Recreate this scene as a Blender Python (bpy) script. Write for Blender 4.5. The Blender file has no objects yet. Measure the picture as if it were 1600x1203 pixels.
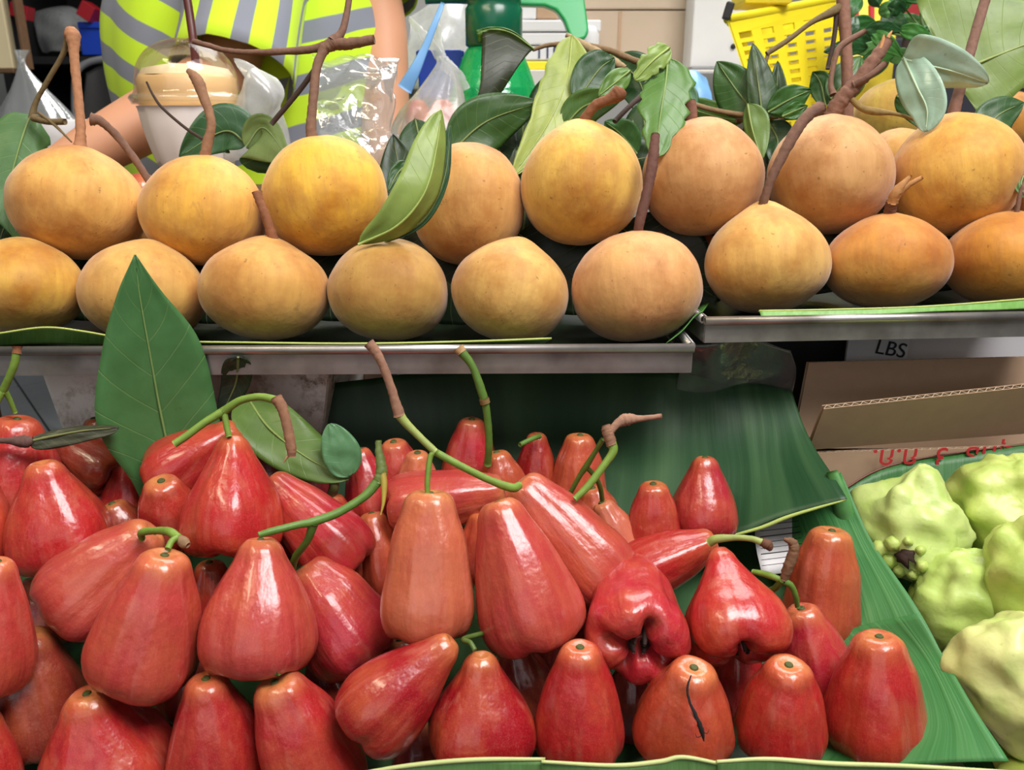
import bpy, bmesh, math, random
from mathutils import Vector, Matrix, Quaternion, noise
from mathutils.bvhtree import BVHTree

SC = bpy.context.scene
COL = SC.collection
random.seed(7)
def lin(r, g, b, a=1.0):
    f = lambda c: (c/255/12.92) if c/255 <= 0.04045 else ((c/255+0.055)/1.055)**2.4
    return (f(r), f(g), f(b), a)

# ------------------------------------------------------------------ camera
PITCH = math.radians(18); CAM = Vector((0, 0, 1.15)); FPX = 1280.0
cd = bpy.data.cameras.new('camera'); cd.sensor_width = 36; cd.lens = 36*FPX/1600
cd.clip_start = 0.01; cd.dof.use_dof = True; cd.dof.focus_distance = 0.55; cd.dof.aperture_fstop = 16
cam = bpy.data.objects.new('camera', cd); COL.objects.link(cam)
cam.location = CAM; cam.rotation_euler = (math.pi/2 - PITCH, 0, 0); SC.camera = cam
RT = Vector((1, 0, 0)); FW = Vector((0, math.cos(PITCH), -math.sin(PITCH))); UP = Vector((0, math.sin(PITCH), math.cos(PITCH)))
# ------------------------------------------------------------------ light
w = bpy.data.worlds.new('market_daylight'); SC.world = w; w.use_nodes = True
w.node_tree.nodes['Background'].inputs[0].default_value = (0.93, 0.97, 1.0, 1)
w.node_tree.nodes['Background'].inputs[1].default_value = 0.10
def area(name, loc, target, sx, sy, power, col):
    l = bpy.data.lights.new(name, 'AREA'); l.shape = 'RECTANGLE'; l.size = sx; l.size_y = sy; l.energy = power; l.color = col
    o = bpy.data.objects.new(name, l); COL.objects.link(o); o.location = loc
    o.rotation_euler = (Vector(target)-Vector(loc)).to_track_quat('-Z', 'Y').to_euler(); return o
area('street_opening_light', (0.62, -0.08, 2.5), (0.05, 0.62, 0.9), 1.0, 0.7, 42, (1.0, 0.97, 0.97))
area('front_fill_light', (-0.5, -1.9, 1.95), (0.0, 0.6, 0.95), 2.4, 1.5, 10, (0.96, 0.98, 1.0))  # fill lamp added behind the camera to brighten the front faces
area('tube_lamp_light', (-0.75, 0.0, 2.3), (-0.1, 0.6, 0.9), 0.9, 0.10, 9, (1.0, 0.86, 0.6))
area('stall_ceiling_light', (0.1, 2.3, 2.9), (0.0, 2.2, 0.9), 2.4, 1.2, 72, (1.0, 0.99, 0.95))
SC.view_settings.view_transform = 'Standard'; SC.view_settings.look = 'None'
SC.view_settings.exposure = 0.12; SC.view_settings.gamma = 1.0; SC.view_settings.use_curve_mapping = False

# ------------------------------------------------------------------ helpers
def P(px, py, d):
    return CAM + FW*d + RT*((px-800)/FPX*d) - UP*((py-601.5)/FPX*d)
def PY(px, py, Y):
    v = FW + RT*((px-800)/FPX) - UP*((py-601.5)/FPX)
    return CAM + v*(Y/v.y)
def PZ(px, py, Z):
    v = FW + RT*((px-800)/FPX) - UP*((py-601.5)/FPX)
    return CAM + v*((Z-CAM.z)/v.z)
def m_(px, d): return px*d/FPX
def wm(o):
    m = o.matrix_basis.copy()
    return wm(o.parent) @ o.matrix_parent_inverse @ m if o.parent else m
def adopt(o, parent):
    if parent is not None:
        o.parent = parent; o.matrix_parent_inverse = wm(parent).inverted()
    return o
def tag(o, label, cat, group=None, kind=None):
    if label: o['label'] = label
    if cat: o['category'] = cat
    if group: o['group'] = group
    if kind: o['kind'] = kind
    return o
def empty(name, loc, label=None, cat=None, group=None):
    o = bpy.data.objects.new(name, None); COL.objects.link(o); o.location = loc; o.empty_display_size = 0.02
    return tag(o, label, cat, group)
def build(name, V, F, mat, parent=None, uv=None, smooth=True, origin='center', solid=0, flipmat=None, color=None):
    V = [Vector(v) for v in V]
    lo = Vector([min(v[i] for v in V) for i in range(3)]); hi = Vector([max(v[i] for v in V) for i in range(3)])
    c = (lo+hi)/2
    if origin == 'base': c.z = lo.z
    me = bpy.data.meshes.new(name); me.from_pydata([v-c for v in V], [], F); me.update()
    if smooth: me.polygons.foreach_set('use_smooth', [True]*len(me.polygons))
    if uv:
        ul = me.uv_layers.new(name='UVMap')
        for lp in me.loops: ul.data[lp.index].uv = uv[lp.vertex_index]
    mats = mat if isinstance(mat, (list, tuple)) else [mat]
    for m in mats: me.materials.append(m)
    o = bpy.data.objects.new(name, me); COL.objects.link(o); o.location = c
    if solid:
        s = o.modifiers.new('thick', 'SOLIDIFY'); s.thickness = solid; s.offset = -1
        if len(mats) > 1: s.material_offset = 1
    if color: o.color = color
    adopt(o, parent); return o
def grid_faces(nu, nv, wrap_v=False):
    F = []
    for i in range(nu-1):
        for j in range(nv if wrap_v else nv-1):
            j2 = (j+1) % nv
            F.append((i*nv+j, i*nv+j2, (i+1)*nv+j2, (i+1)*nv+j))
    return F
def catmull(pts, n):
    pts = [Vector(p) for p in pts]
    if len(pts) == 2: return [pts[0].lerp(pts[1], i/(n-1)) for i in range(n)]
    out = []; k = len(pts)-1
    for i in range(n):
        t = i/(n-1)*k; s = min(int(t), k-1); f = t-s
        p1, p2 = pts[s], pts[s+1]
        p0 = pts[s-1] if s > 0 else p1*2-p2
        p3 = pts[s+2] if s+2 <= k else p2*2-p1
        out.append(0.5*((2*p1)+(p2-p0)*f+(2*p0-5*p1+4*p2-p3)*f*f+(3*p1-p0-3*p2+p3)*f**3))
    return out
def cat1(vals, n):
    return [v[0] for v in catmull([Vector((x, 0, 0)) for x in vals], n)]
def tube_geo(pts, radii, n=None, seg=10, knob=0.0, seed=0, ell=1.0):
    n = n or max(8, 6*len(pts))
    C = catmull(pts, n); R = cat1(radii, n) if len(radii) > 1 else [radii[0]]*n
    V = []; F = []
    a = Vector((0.3, 0.8, 0.5)).normalized()
    for i, p in enumerate(C):
        t = (C[min(i+1, n-1)]-C[max(i-1, 0)]).normalized()
        s = t.cross(a)
        if s.length < 1e-4: s = t.cross(Vector((1, 0, 0)))
        s.normalize(); b = t.cross(s); a = b.cross(t) if False else a
        for j in range(seg):
            th = 2*math.pi*j/seg
            r = max(R[i], 1e-5)
            if knob: r *= 1+knob*noise.noise(Vector((seed*7+i*0.7, math.cos(th)*1.2, math.sin(th)*1.2)))
            V.append(p+(s*math.cos(th)+b*math.sin(th)*ell)*r)
    F = grid_faces(n, seg, True)
    F.append(tuple(range(seg))); F.append(tuple(reversed(range((n-1)*seg, n*seg))))
    return V, F
def tube(name, pts, radii, mat, parent=None, n=None, seg=10, knob=0.0, seed=0, color=None, ell=1.0):
    V, F = tube_geo(pts, radii, n, seg, knob, seed, ell)
    return build(name, V, F, mat, parent, color=color)
def ptube(name, pp, rpx, mat, parent=None, **k):
    return tube(name, [P(*p) for p in pp], [m_(r, pp[min(i*len(pp)//len(rpx), len(pp)-1)][2]) for i, r in enumerate(rpx)], mat, parent, **k)
def box_geo(c, sx, sy, sz, rot=None):
    c = Vector(c); V = []
    for dx in (-.5, .5):
        for dy in (-.5, .5):
            for dz in (-.5, .5):
                v = Vector((dx*sx, dy*sy, dz*sz))
                V.append(c+(rot @ v if rot else v))
    return V, [(0, 1, 3, 2), (4, 6, 7, 5), (0, 4, 5, 1), (2, 3, 7, 6), (0, 2, 6, 4), (1, 5, 7, 3)]
def merge(parts):
    V = []; F = []
    for v, f in parts:
        o = len(V); V += list(v); F += [tuple(i+o for i in q) for q in f]
    return V, F
def bevel(o, wdt=0.003, seg=2):
    b = o.modifiers.new('bevel', 'BEVEL'); b.width = wdt; b.segments = seg; b.limit_method = 'ANGLE'; return o
def box(name, c, sx, sy, sz, mat, parent=None, rot=None, bev=0.002, color=None):
    V, F = box_geo(c, sx, sy, sz, rot)
    o = build(name, V, F, mat, parent, smooth=False, color=color)
    if bev: bevel(o, bev)
    return o
def lathe_geo(profile, c, seg=32, n=None, axis=Vector((0, 0, 1)), wob=0, seed=0, folds=0):
    pr = catmull([Vector((r, z, 0)) for r, z in profile], n) if n else [Vector((r, z, 0)) for r, z in profile]
    q = Vector((0, 0, 1)).rotation_difference(axis)
    V = []
    for i, p in enumerate(pr):
        for j in range(seg):
            th = 2*math.pi*j/seg; r = max(p.x, 1e-5)
            if wob: r *= 1+wob*noise.noise(Vector((math.cos(th)*2+seed, math.sin(th)*2, p.y*30)))
            if folds: r *= 1+folds*noise.noise(Vector((math.cos(th)*5+seed, math.sin(th)*5, p.y*6)))
            V.append(Vector(c)+q @ Vector((r*math.cos(th), r*math.sin(th), p.y)))
    return V, grid_faces(len(pr), seg, True)
def lathe(name, profile, c, mat, parent=None, **k):
    V, F = lathe_geo(profile, c, **k); return build(name, V, F, mat, parent)
def sheet(name, rows, mat, parent=None, nu=24, nv=40, solid=0.0006, wav=0.0, wsc=12, seed=0, color=None, world=False, **k):
    R = [catmull([p if world else P(*p) for p in r], nv) for r in rows]
    cols = [catmull([R[i][j] for i in range(len(R))], nu) for j in range(nv)]
    V = []; uv = []
    for i in range(nu):
        for j in range(nv):
            p = cols[j][i]
            if wav: p = p + Vector((noise.noise(p*wsc+Vector((seed, 0, 0))), noise.noise(p*wsc+Vector((0, seed, 9))), noise.noise(p*wsc+Vector((5, 0, seed)))))*wav
            V.append(p); uv.append((j/(nv-1), i/(nu-1)))
    return build(name, V, grid_faces(nu, nv), mat, parent, uv=uv, solid=solid, color=color, **k)

# ------------------------------------------------------------------ materials
class NT:
    def __init__(s, name):
        s.m = bpy.data.materials.new(name); s.m.use_nodes = True; s.t = s.m.node_tree; s.b = s.t.nodes['Principled BSDF']
        s.out = s.t.nodes['Material Output']
    def n(s, typ, **k):
        x = s.t.nodes.new('ShaderNode'+typ)
        for a, v in k.items(): setattr(x, a, v)
        return x
    def l(s, a, b): s.t.links.new(a, b)
    def setp(s, **k):
        for a, v in k.items(): s.b.inputs[a.replace('_', ' ')].default_value = v
        return s
    def noise(s, vec, scale, detail=4, rough=0.5, dist=0.0):
        x = s.n('TexNoise'); x.inputs['Scale'].default_value = scale; x.inputs['Detail'].default_value = detail
        x.inputs['Roughness'].default_value = rough; x.inputs['Distortion'].default_value = dist
        if vec is not None: s.l(vec, x.inputs['Vector'])
        return x.outputs['Fac']
    def ramp(s, fac, stops):
        x = s.n('ValToRGB'); e = x.color_ramp.elements
        while len(e) < len(stops): e.new(0.5)
        for q, (p, c) in zip(e, stops):
            q.position = p; q.color = c if isinstance(c, (tuple, list)) else (c, c, c, 1)
        s.l(fac, x.inputs['Fac']); return x.outputs['Color']
    def mix(s, fac, a, b, blend='MIX'):
        x = s.n('Mix', data_type='RGBA', blend_type=blend)
        for sock, v in ((x.inputs[0], fac), (x.inputs[6], a), (x.inputs[7], b)):
            if isinstance(v, (int, float)): sock.default_value = v
            elif isinstance(v, (tuple, list)): sock.default_value = v
            else: s.l(v, sock)
        return x.outputs[2]
    def math(s, op, a, b=0.0):
        x = s.n('Math', operation=op)
        for sock, v in ((x.inputs[0], a), (x.inputs[1], b)):
            if isinstance(v, (int, float)): sock.default_value = v
            else: s.l(v, sock)
        return x.outputs[0]
    def coord(s, kind='Object', scale=(1, 1, 1), rand=True):
        tc = s.n('TexCoord').outputs[kind]; mp = s.n('Mapping'); mp.inputs['Scale'].default_value = scale
        s.l(tc, mp.inputs['Vector'])
        if rand:
            oi = s.n('ObjectInfo'); sc = s.n('VectorMath', operation='MULTIPLY_ADD')
            s.l(oi.outputs['Random'], sc.inputs[0]); sc.inputs[1].default_value = (37, 91, 53); s.l(mp.outputs[0], sc.inputs[2])
            return sc.outputs[0]
        return mp.outputs[0]
    def ocol(s): return s.n('ObjectInfo').outputs['Color']
    def bump(s, h, strength=0.2, dist=0.001):
        x = s.n('Bump'); x.inputs['Strength'].default_value = strength; x.inputs['Distance'].default_value = dist
        s.l(h, x.inputs['Height']); s.l(x.outputs[0], s.b.inputs['Normal'])
    def col(s, c):
        if isinstance(c, (tuple, list)): s.b.inputs['Base Color'].default_value = c
        else: s.l(c, s.b.inputs['Base Color'])

def simple(name, c, rough=0.5, metal=0.0, var=0.12, scale=60, bump=0.1, use_ocol=False, **k):
    t = NT(name); v = t.coord('Object')
    n = t.noise(v, scale, 5)
    base = t.ocol() if use_ocol else c
    dark = t.mix(1.0, base, (1-var*2, 1-var*2, 1-var*2, 1), 'MULTIPLY')
    t.col(t.mix(n, dark, base)); t.setp(Roughness=rough, Metallic=metal, **k)
    if bump: t.bump(n, bump, 0.0006)
    return t.m

def mk_apple():
    t = NT('rose_apple_skin'); v = t.coord('Object'); base = t.ocol()
    st = t.coord('Object', (150, 150, 16)); uv = t.n('TexCoord').outputs['UV']
    sep = t.n('SeparateXYZ'); t.l(uv, sep.inputs[0])
    blot = t.ramp(t.noise(v, 38, 3, 0.55), [(0.40, 0.0), (0.66, 1.0)])
    streak = t.ramp(t.noise(st, 1.0, 3, 0.6), [(0.42, 0.0), (0.72, 1.0)])
    orange = t.mix(0.62, base, lin(204, 108, 58))
    deep = t.mix(0.6, base, lin(160, 14, 30))
    c = t.mix(t.math('MULTIPLY', blot, 0.7), base, orange)
    c = t.mix(t.math('MULTIPLY', streak, 0.55), c, deep)
    pale = t.ramp(t.noise(t.coord('Object', (120, 120, 9)), 1.0, 2), [(0.55, 0.0), (0.8, 1.0)])
    c = t.mix(t.math('MULTIPLY', pale, 0.55), c, lin(208, 118, 98))
    top = t.ramp(sep.outputs['Y'], [(0.0, 1.0), (0.16, 0.8), (0.46, 0.0)])
    nz = t.ramp(t.noise(v, 60, 2), [(0.3, 0.25), (0.7, 1.0)])
    c = t.mix(t.math('MULTIPLY', t.math('MULTIPLY', top, nz), 0.75), c, lin(226, 168, 92))
    sp = t.ramp(t.noise(v, 1300, 3), [(0.48, 0.0), (0.75, 1.0)])
    c = t.mix(t.math('MULTIPLY', sp, 0.13), c, lin(236, 170, 146))
    t.col(t.mix(1.0, c, (0.80, 0.74, 0.78, 1), 'MULTIPLY'))
    t.setp(Roughness=0.31, Coat_Weight=0.35, Coat_Roughness=0.12, Specular_IOR_Level=0.5, Subsurface_Weight=0.08, Subsurface_Radius=(0.006, 0.002, 0.001), Subsurface_Scale=0.4)
    h = t.math('ADD', t.math('MULTIPLY', t.noise(v, 170, 2), 0.7), t.math('MULTIPLY', t.noise(st, 1.3, 2), 0.9))
    t.bump(h, 0.42, 0.0018); return t.m
def mk_santol():
    t = NT('santol_skin'); v = t.coord('Object'); base = t.ocol()
    st = t.coord('Object', (140, 140, 14))
    brown = t.mix(1.0, base, lin(208, 174, 132), 'MULTIPLY')
    blot = t.ramp(t.noise(v, 24, 5, 0.6), [(0.42, 0.0), (0.68, 1.0)])
    c = t.mix(t.math('MULTIPLY', blot, 0.95), base, brown)
    yl = t.ramp(t.noise(v, 16, 3), [(0.5, 0.0), (0.75, 1.0)])
    c = t.mix(t.math('MULTIPLY', yl, 0.45), c, lin(238, 196, 112))
    fine = t.ramp(t.noise(st, 1.0, 4, 0.6), [(0.4, 0.0), (0.75, 1.0)])
    c = t.mix(t.math('MULTIPLY', fine, 0.42), c, lin(176, 118, 64))
    spk = t.ramp(t.noise(v, 300, 2), [(0.69, 0.0), (0.76, 1.0)])
    c = t.mix(t.math('MULTIPLY', spk, 0.6), c, lin(120, 78, 42))
    sc = t.ramp(t.noise(t.coord('Object', (1, 1, .5)), 60, 6, 0.75, 1.0), [(0.60, 0.0), (0.72, 1.0)])
    c = t.mix(t.math('MULTIPLY', sc, 0.45), c, lin(120, 82, 50))
    t.col(t.mix(1.0, c, (0.86, 0.90, 0.86, 1), 'MULTIPLY')); t.setp(Roughness=0.6, Sheen_Weight=0.25, Sheen_Roughness=0.5, Specular_IOR_Level=0.3)
    t.bump(t.math('ADD', t.noise(st, 1.5, 4), t.math('MULTIPLY', t.noise(v, 70, 5), 1.6)), 0.34, 0.0014); return t.m
def mk_guava():
    t = NT('guava_skin'); v = t.coord('Object'); base = t.ocol()
    g = t.ramp(t.noise(v, 45, 4), [(0.42, 0.0), (0.68, 1.0)])
    c = t.mix(t.math('MULTIPLY', g, 0.6), base, lin(148, 178, 72))
    d = t.ramp(t.noise(v, 260, 2), [(0.66, 0.0), (0.76, 1.0)])
    c = t.mix(t.math('MULTIPLY', d, 0.3), c, lin(120, 150, 50))
    t.col(c); t.setp(Roughness=0.42, Subsurface_Weight=0.1, Subsurface_Radius=(0.004, 0.005, 0.002), Subsurface_Scale=0.4)
    t.bump(t.noise(v, 110, 3), 0.35, 0.002); return t.m
def mk_leaf(name, back=False, rough=0.42):
    t = NT(name); uv = t.n('TexCoord').outputs['UV']; sep = t.n('SeparateXYZ'); t.l(uv, sep.inputs[0])
    u, vv = sep.outputs['X'], sep.outputs['Y']       # u across 0..1, v along 0..1
    ab = t.math('ABSOLUTE', t.math('SUBTRACT', u, 0.5))
    ph = t.math('FRACT', t.math('MULTIPLY', t.math('SUBTRACT', vv, t.math('MULTIPLY', ab, 0.32)), 9.0))
    vein = t.ramp(t.math('ABSOLUTE', t.math('SUBTRACT', ph, 0.5)), [(0.0, 1.0), (0.035, 0.0)])
    base = t.ocol(); v = t.coord('Object')
    if back: base = t.mix(0.55, base, lin(150, 165, 95))
    n = t.ramp(t.noise(v, 50, 5), [(0.3, 0.0), (0.7, 1.0)])
    c = t.mix(n, t.mix(1.0, base, (0.7, 0.74, 0.66, 1), 'MULTIPLY'), base)
    c = t.mix(t.math('MULTIPLY', vein, 0.22), c, lin(150, 172, 104))
    spots = t.ramp(t.noise(v, 130, 3), [(0.72, 0.0), (0.78, 1.0)])
    c = t.mix(t.math('MULTIPLY', spots, 0.4), c, lin(70, 60, 30))
    t.col(c); t.setp(Roughness=rough if not back else 0.6, Specular_IOR_Level=0.45 if not back else 0.25)
    t.bump(t.math('SUBTRACT', t.noise(v, 90, 3), t.math('MULTIPLY', vein, 0.6)), 0.25, 0.0015)
    # a little light passes through the blade
    tr = t.n('BsdfTranslucent'); t.l(c, tr.inputs[0]); mx = t.n('MixShader'); mx.inputs[0].default_value = 0.18
    t.l(t.b.outputs[0], mx.inputs[1]); t.l(tr.outputs[0], mx.inputs[2]); t.l(mx.outputs[0], t.out.inputs[0])
    return t.m
def mk_banana(name):
    t = NT(name); uv = t.n('TexCoord').outputs['UV']; sep = t.n('SeparateXYZ'); t.l(uv, sep.inputs[0])
    base = t.ocol(); mp = t.n('Mapping'); mp.inputs['Scale'].default_value = (70, 0.8, 1); t.l(uv, mp.inputs[0])
    ln = t.noise(mp.outputs[0], 1.0, 3, 0.6); mp2 = t.n('Mapping'); mp2.inputs['Scale'].default_value = (14, 0.4, 1); t.l(uv, mp2.inputs[0])
    wd = t.noise(mp2.outputs[0], 1.0, 2)
    c = t.mix(t.ramp(ln, [(0.3, 0.0), (0.7, 1.0)]), t.mix(1.0, base, (0.72, 0.78, 0.7, 1), 'MULTIPLY'), base)
    c = t.mix(t.math('MULTIPLY', t.ramp(wd, [(0.45, 0.0), (0.75, 1.0)]), 0.3), c, t.mix(0.4, base, lin(150, 190, 130)))
    t.col(c); t.setp(Roughness=0.46, Specular_IOR_Level=0.4)
    t.bump(t.math('ADD', t.math('MULTIPLY', ln, 0.5), t.math('MULTIPLY', wd, 2.0)), 0.3, 0.0015); return t.m
def mk_alu():
    t = NT('brushed_aluminium'); n = t.noise(t.coord('Object', (3, 200, 200)), 1.0, 4); d = t.noise(t.coord('Object'), 30, 5)
    t.col(t.mix(t.ramp(d, [(0.4, 0.0), (0.75, 1.0)]), lin(176, 172, 168), lin(128, 122, 116)))
    t.setp(Metallic=0.85); t.l(t.ramp(n, [(0.2, 0.32), (0.8, 0.5)]), t.b.inputs['Roughness']); t.bump(n, 0.08, 0.0004); return t.m
def mk_clear(name, tint=(1, 1, 1, 1), gloss=0.08, white=0.0, rough=0.08, wc=(0.9, 0.92, 0.92, 1)):
    t = NT(name); tr = t.n('BsdfTransparent'); tr.inputs[0].default_value = tint
    gl = t.n('BsdfGlossy'); gl.inputs['Roughness'].default_value = rough
    fr = t.n('Fresnel'); fr.inputs[0].default_value = 1.45
    mx = t.n('MixShader'); f = t.math('ADD', t.math('MULTIPLY', fr.outputs[0], 0.6), gloss)
    t.l(f, mx.inputs[0]); t.l(tr.outputs[0], mx.inputs[1]); t.l(gl.outputs[0], mx.inputs[2]); res = mx.outputs[0]
    v = t.coord('Object'); n = t.noise(v, 60, 4, 0.6)
    if white:
        df = t.n('BsdfDiffuse'); df.inputs[0].default_value = wc; tl = t.n('BsdfTranslucent'); tl.inputs[0].default_value = wc
        a = t.n('MixShader'); a.inputs[0].default_value = 0.5; t.l(df.outputs[0], a.inputs[1]); t.l(tl.outputs[0], a.inputs[2])
        m2 = t.n('MixShader'); t.l(t.math('MULTIPLY', t.ramp(n, [(0.25, 0.7), (0.75, 1.0)]), white), m2.inputs[0])
        t.l(res, m2.inputs[1]); t.l(a.outputs[0], m2.inputs[2]); res = m2.outputs[0]
    bp = t.n('Bump'); bp.inputs['Strength'].default_value = 0.4; bp.inputs['Distance'].default_value = 0.003
    t.l(n, bp.inputs['Height']); t.l(bp.outputs[0], gl.inputs['Normal'])
    t.l(res, t.out.inputs[0]); return t.m
def mk_shirt():
    t = NT('striped_shirt_cloth'); uv = t.n('TexCoord').outputs['UV']; sep = t.n('SeparateXYZ'); t.l(uv, sep.inputs[0])
    v = t.coord('Object'); wob = t.math('MULTIPLY', t.noise(v, 6, 2), 0.25)
    ph = t.math('FRACT', t.math('ADD', sep.outputs['Y'], wob))
    s = t.ramp(ph, [(0.0, 0.0), (0.02, 1.0), (0.42, 1.0), (0.45, 0.0)])
    t.col(t.mix(s, lin(196, 232, 40), lin(128, 132, 144))); t.setp(Roughness=0.85, Sheen_Weight=0.1)
    t.bump(t.noise(v, 500, 2), 0.1, 0.0005); return t.m
def mk_stain():
    t = NT('stained_foam'); v = t.coord('Object'); n = t.ramp(t.noise(v, 14, 7, 0.7, 0.6), [(0.44, 0.0), (0.60, 1.0)])
    f = t.ramp(t.noise(v, 60, 6, 0.75), [(0.45, 0.0), (0.6, 1.0)])
    t.col(t.mix(t.math('MULTIPLY', t.math('MULTIPLY', n, f), 0.9), lin(246, 240, 234), lin(112, 74, 46))); t.setp(Roughness=0.8)
    t.bump(t.noise(v, 400, 2), 0.2, 0.001); return t.m

MA = dict(
    apple=mk_apple(), santol=mk_santol(), guava=mk_guava(), leaf=mk_leaf('leaf_upper_side'), leafb=mk_leaf('leaf_lower_side', True),
    leafs=mk_leaf('leaf_shiny_upper_side', False, 0.22), banana=mk_banana('banana_leaf_blade'), alu=mk_alu(),
    bark=simple('brown_bark', lin(136, 92, 68), 0.85, var=0.27, scale=260, bump=1.0, use_ocol=True),
    gstem=simple('green_stem', lin(120, 160, 50), 0.5, var=0.26, scale=150, bump=0.4, use_ocol=True),
    scar=simple('stem_scar', lin(78, 88, 34), 0.7, var=0.3, scale=400), calyx=simple('dry_calyx', lin(58, 36, 26), 0.85, var=0.3, scale=500, bump=0.4),
    cutwood=simple('torn_wood', lin(196, 140, 84), 0.8, var=0.2, scale=300, bump=0.5),
    rib=simple('leaf_midrib', lin(150, 168, 88), 0.5, var=0.1, scale=100, use_ocol=True),
    card=simple('corrugated_cardboard', lin(178, 148, 120), 0.85, var=0.08, scale=90, bump=0.1),
    cardedge=simple('cardboard_fluting', lin(206, 186, 158), 0.85, var=0.1, scale=200),
    red=simple('red_print', lin(190, 44, 48), 0.7, var=0.08, scale=200, bump=0), black=simple('black_print', lin(30, 30, 32), 0.7, var=0.05, bump=0),
    navy=simple('navy_print', lin(36, 44, 92), 0.7, var=0.05, bump=0),
    foam=mk_stain(), white=simple('white_board', lin(214, 214, 216), 0.6, var=0.07, scale=12), grey=simple('grey_metal_sheet', lin(120, 120, 124), 0.45, var=0.1, scale=20),
    carton=simple('beige_carton', lin(186, 168, 148), 0.85, var=0.05, scale=14, bump=0.05), cream=simple('cream_panel', lin(240, 222, 178), 0.6, var=0.04, scale=10),
    wood=simple('plank_wood', lin(120, 88, 60), 0.7, var=0.2, scale=40, bump=0.2), dark=simple('black_plastic', lin(28, 27, 28), 0.5, var=0.15, scale=30),
    darkcab=simple('dark_cabinet', lin(24, 22, 22), 0.6, var=0.15, scale=10),
    blue=simple('blue_plastic', lin(30, 70, 190), 0.4, var=0.06), lblue=simple('pale_blue_plastic', lin(120, 175, 230), 0.4, var=0.06),
    yellow=simple('yellow_plastic', lin(236, 216, 36), 0.42, var=0.05, scale=30), ysack=simple('yellow_sack', lin(244, 218, 60), 0.6, var=0.06, scale=200),
    dgreen=simple('dark_green_plastic', lin(16, 92, 64), 0.25, var=0.05), green=simple('green_plastic', lin(26, 160, 84), 0.35, var=0.04),
    redpl=simple('red_plastic', lin(170, 34, 44), 0.4, var=0.08), maroon=simple('maroon_straw', lin(84, 36, 34), 0.4, var=0.06),
    skin=simple('skin', lin(208, 150, 116), 0.55, var=0.05, scale=30, bump=0.05, Subsurface_Weight=0.05), hair=simple('black_hair', lin(20, 17, 16), 0.5, var=0.2, scale=300, bump=0.5),
    trouser=simple('dark_trousers', lin(44, 46, 56), 0.85, var=0.1), shirt=mk_shirt(), eye=simple('eye_white', lin(235, 232, 228), 0.3, var=0.02, bump=0),
    paper=simple('white_paper', lin(236, 226, 222), 0.8, var=0.05, scale=30, bump=0.15), tea=simple('milk_tea', lin(250, 208, 148), 0.35, var=0.03, scale=40),
    foamtea=simple('tea_froth', lin(246, 222, 180), 0.5, var=0.12, scale=160, bump=0.3),
    clear=mk_clear('clear_plastic', gloss=0.03), film=mk_clear('clear_film', (0.97, 0.98, 0.98, 1), 0.06, 0.10, 0.1), bag=mk_clear('white_bag_film', (1, 1, 1, 1), 0.05, 0.36, 0.25),
    hazebag=mk_clear('hazy_bag_film', (0.96, 0.97, 0.97, 1), 0.05, 0.22, 0.2),
    gbottle=mk_clear('green_bottle_plastic', (0.35, 0.95, 0.55, 1), 0.10, 0.5, 0.08, (0.02, 0.62, 0.22, 1)),
    tile=simple('grey_floor_tile', lin(136, 140, 144), 0.5, var=0.08, scale=8), grout=simple('dark_grout', lin(52, 52, 54), 0.9, var=0.1),
    wall=simple('pale_wall_paint', lin(206, 204, 198), 0.8, var=0.04, scale=6), root=simple('dry_root', lin(24, 18, 16), 0.9, var=0.3, scale=400),
)

# ================================================================== setting
FL = build('floor', [(-4, -1.5, 0), (4, -1.5, 0), (4, 5.6, 0), (-4, 5.6, 0)], [(0, 1, 2, 3)], MA['grout'], smooth=False); FL['kind'] = 'structure'; FL['label'] = 'grey tiled market floor with dark joints'
tv, tf = box_geo((0, 0, 0.004), 0.392, 0.392, 0.008)
tme = bpy.data.meshes.new('floor_tile'); tme.from_pydata(tv, [], tf); tme.materials.append(MA['tile'])
ca, sa = math.cos(math.radians(38)), math.sin(math.radians(38))
for i in range(-14, 15):
    for j in range(-14, 15):
        x, y = -2.0+0.4*(i*ca-j*sa), 2.9+0.4*(i*sa+j*ca)
        if -3.3 < x < -0.7 and 1.2 < y < 4.4:
            t = bpy.data.objects.new('floor_tile', tme); COL.objects.link(t); t.location = (x, y, 0.0); t.rotation_euler.z = math.radians(38); adopt(t, FL)
W = box('wall_back', (0, 5.0, 1.6), 8, 0.1, 3.2, MA['wall'], bev=0); W['kind'] = 'structure'; W['label'] = 'pale painted wall at the back of the stall'

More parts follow.
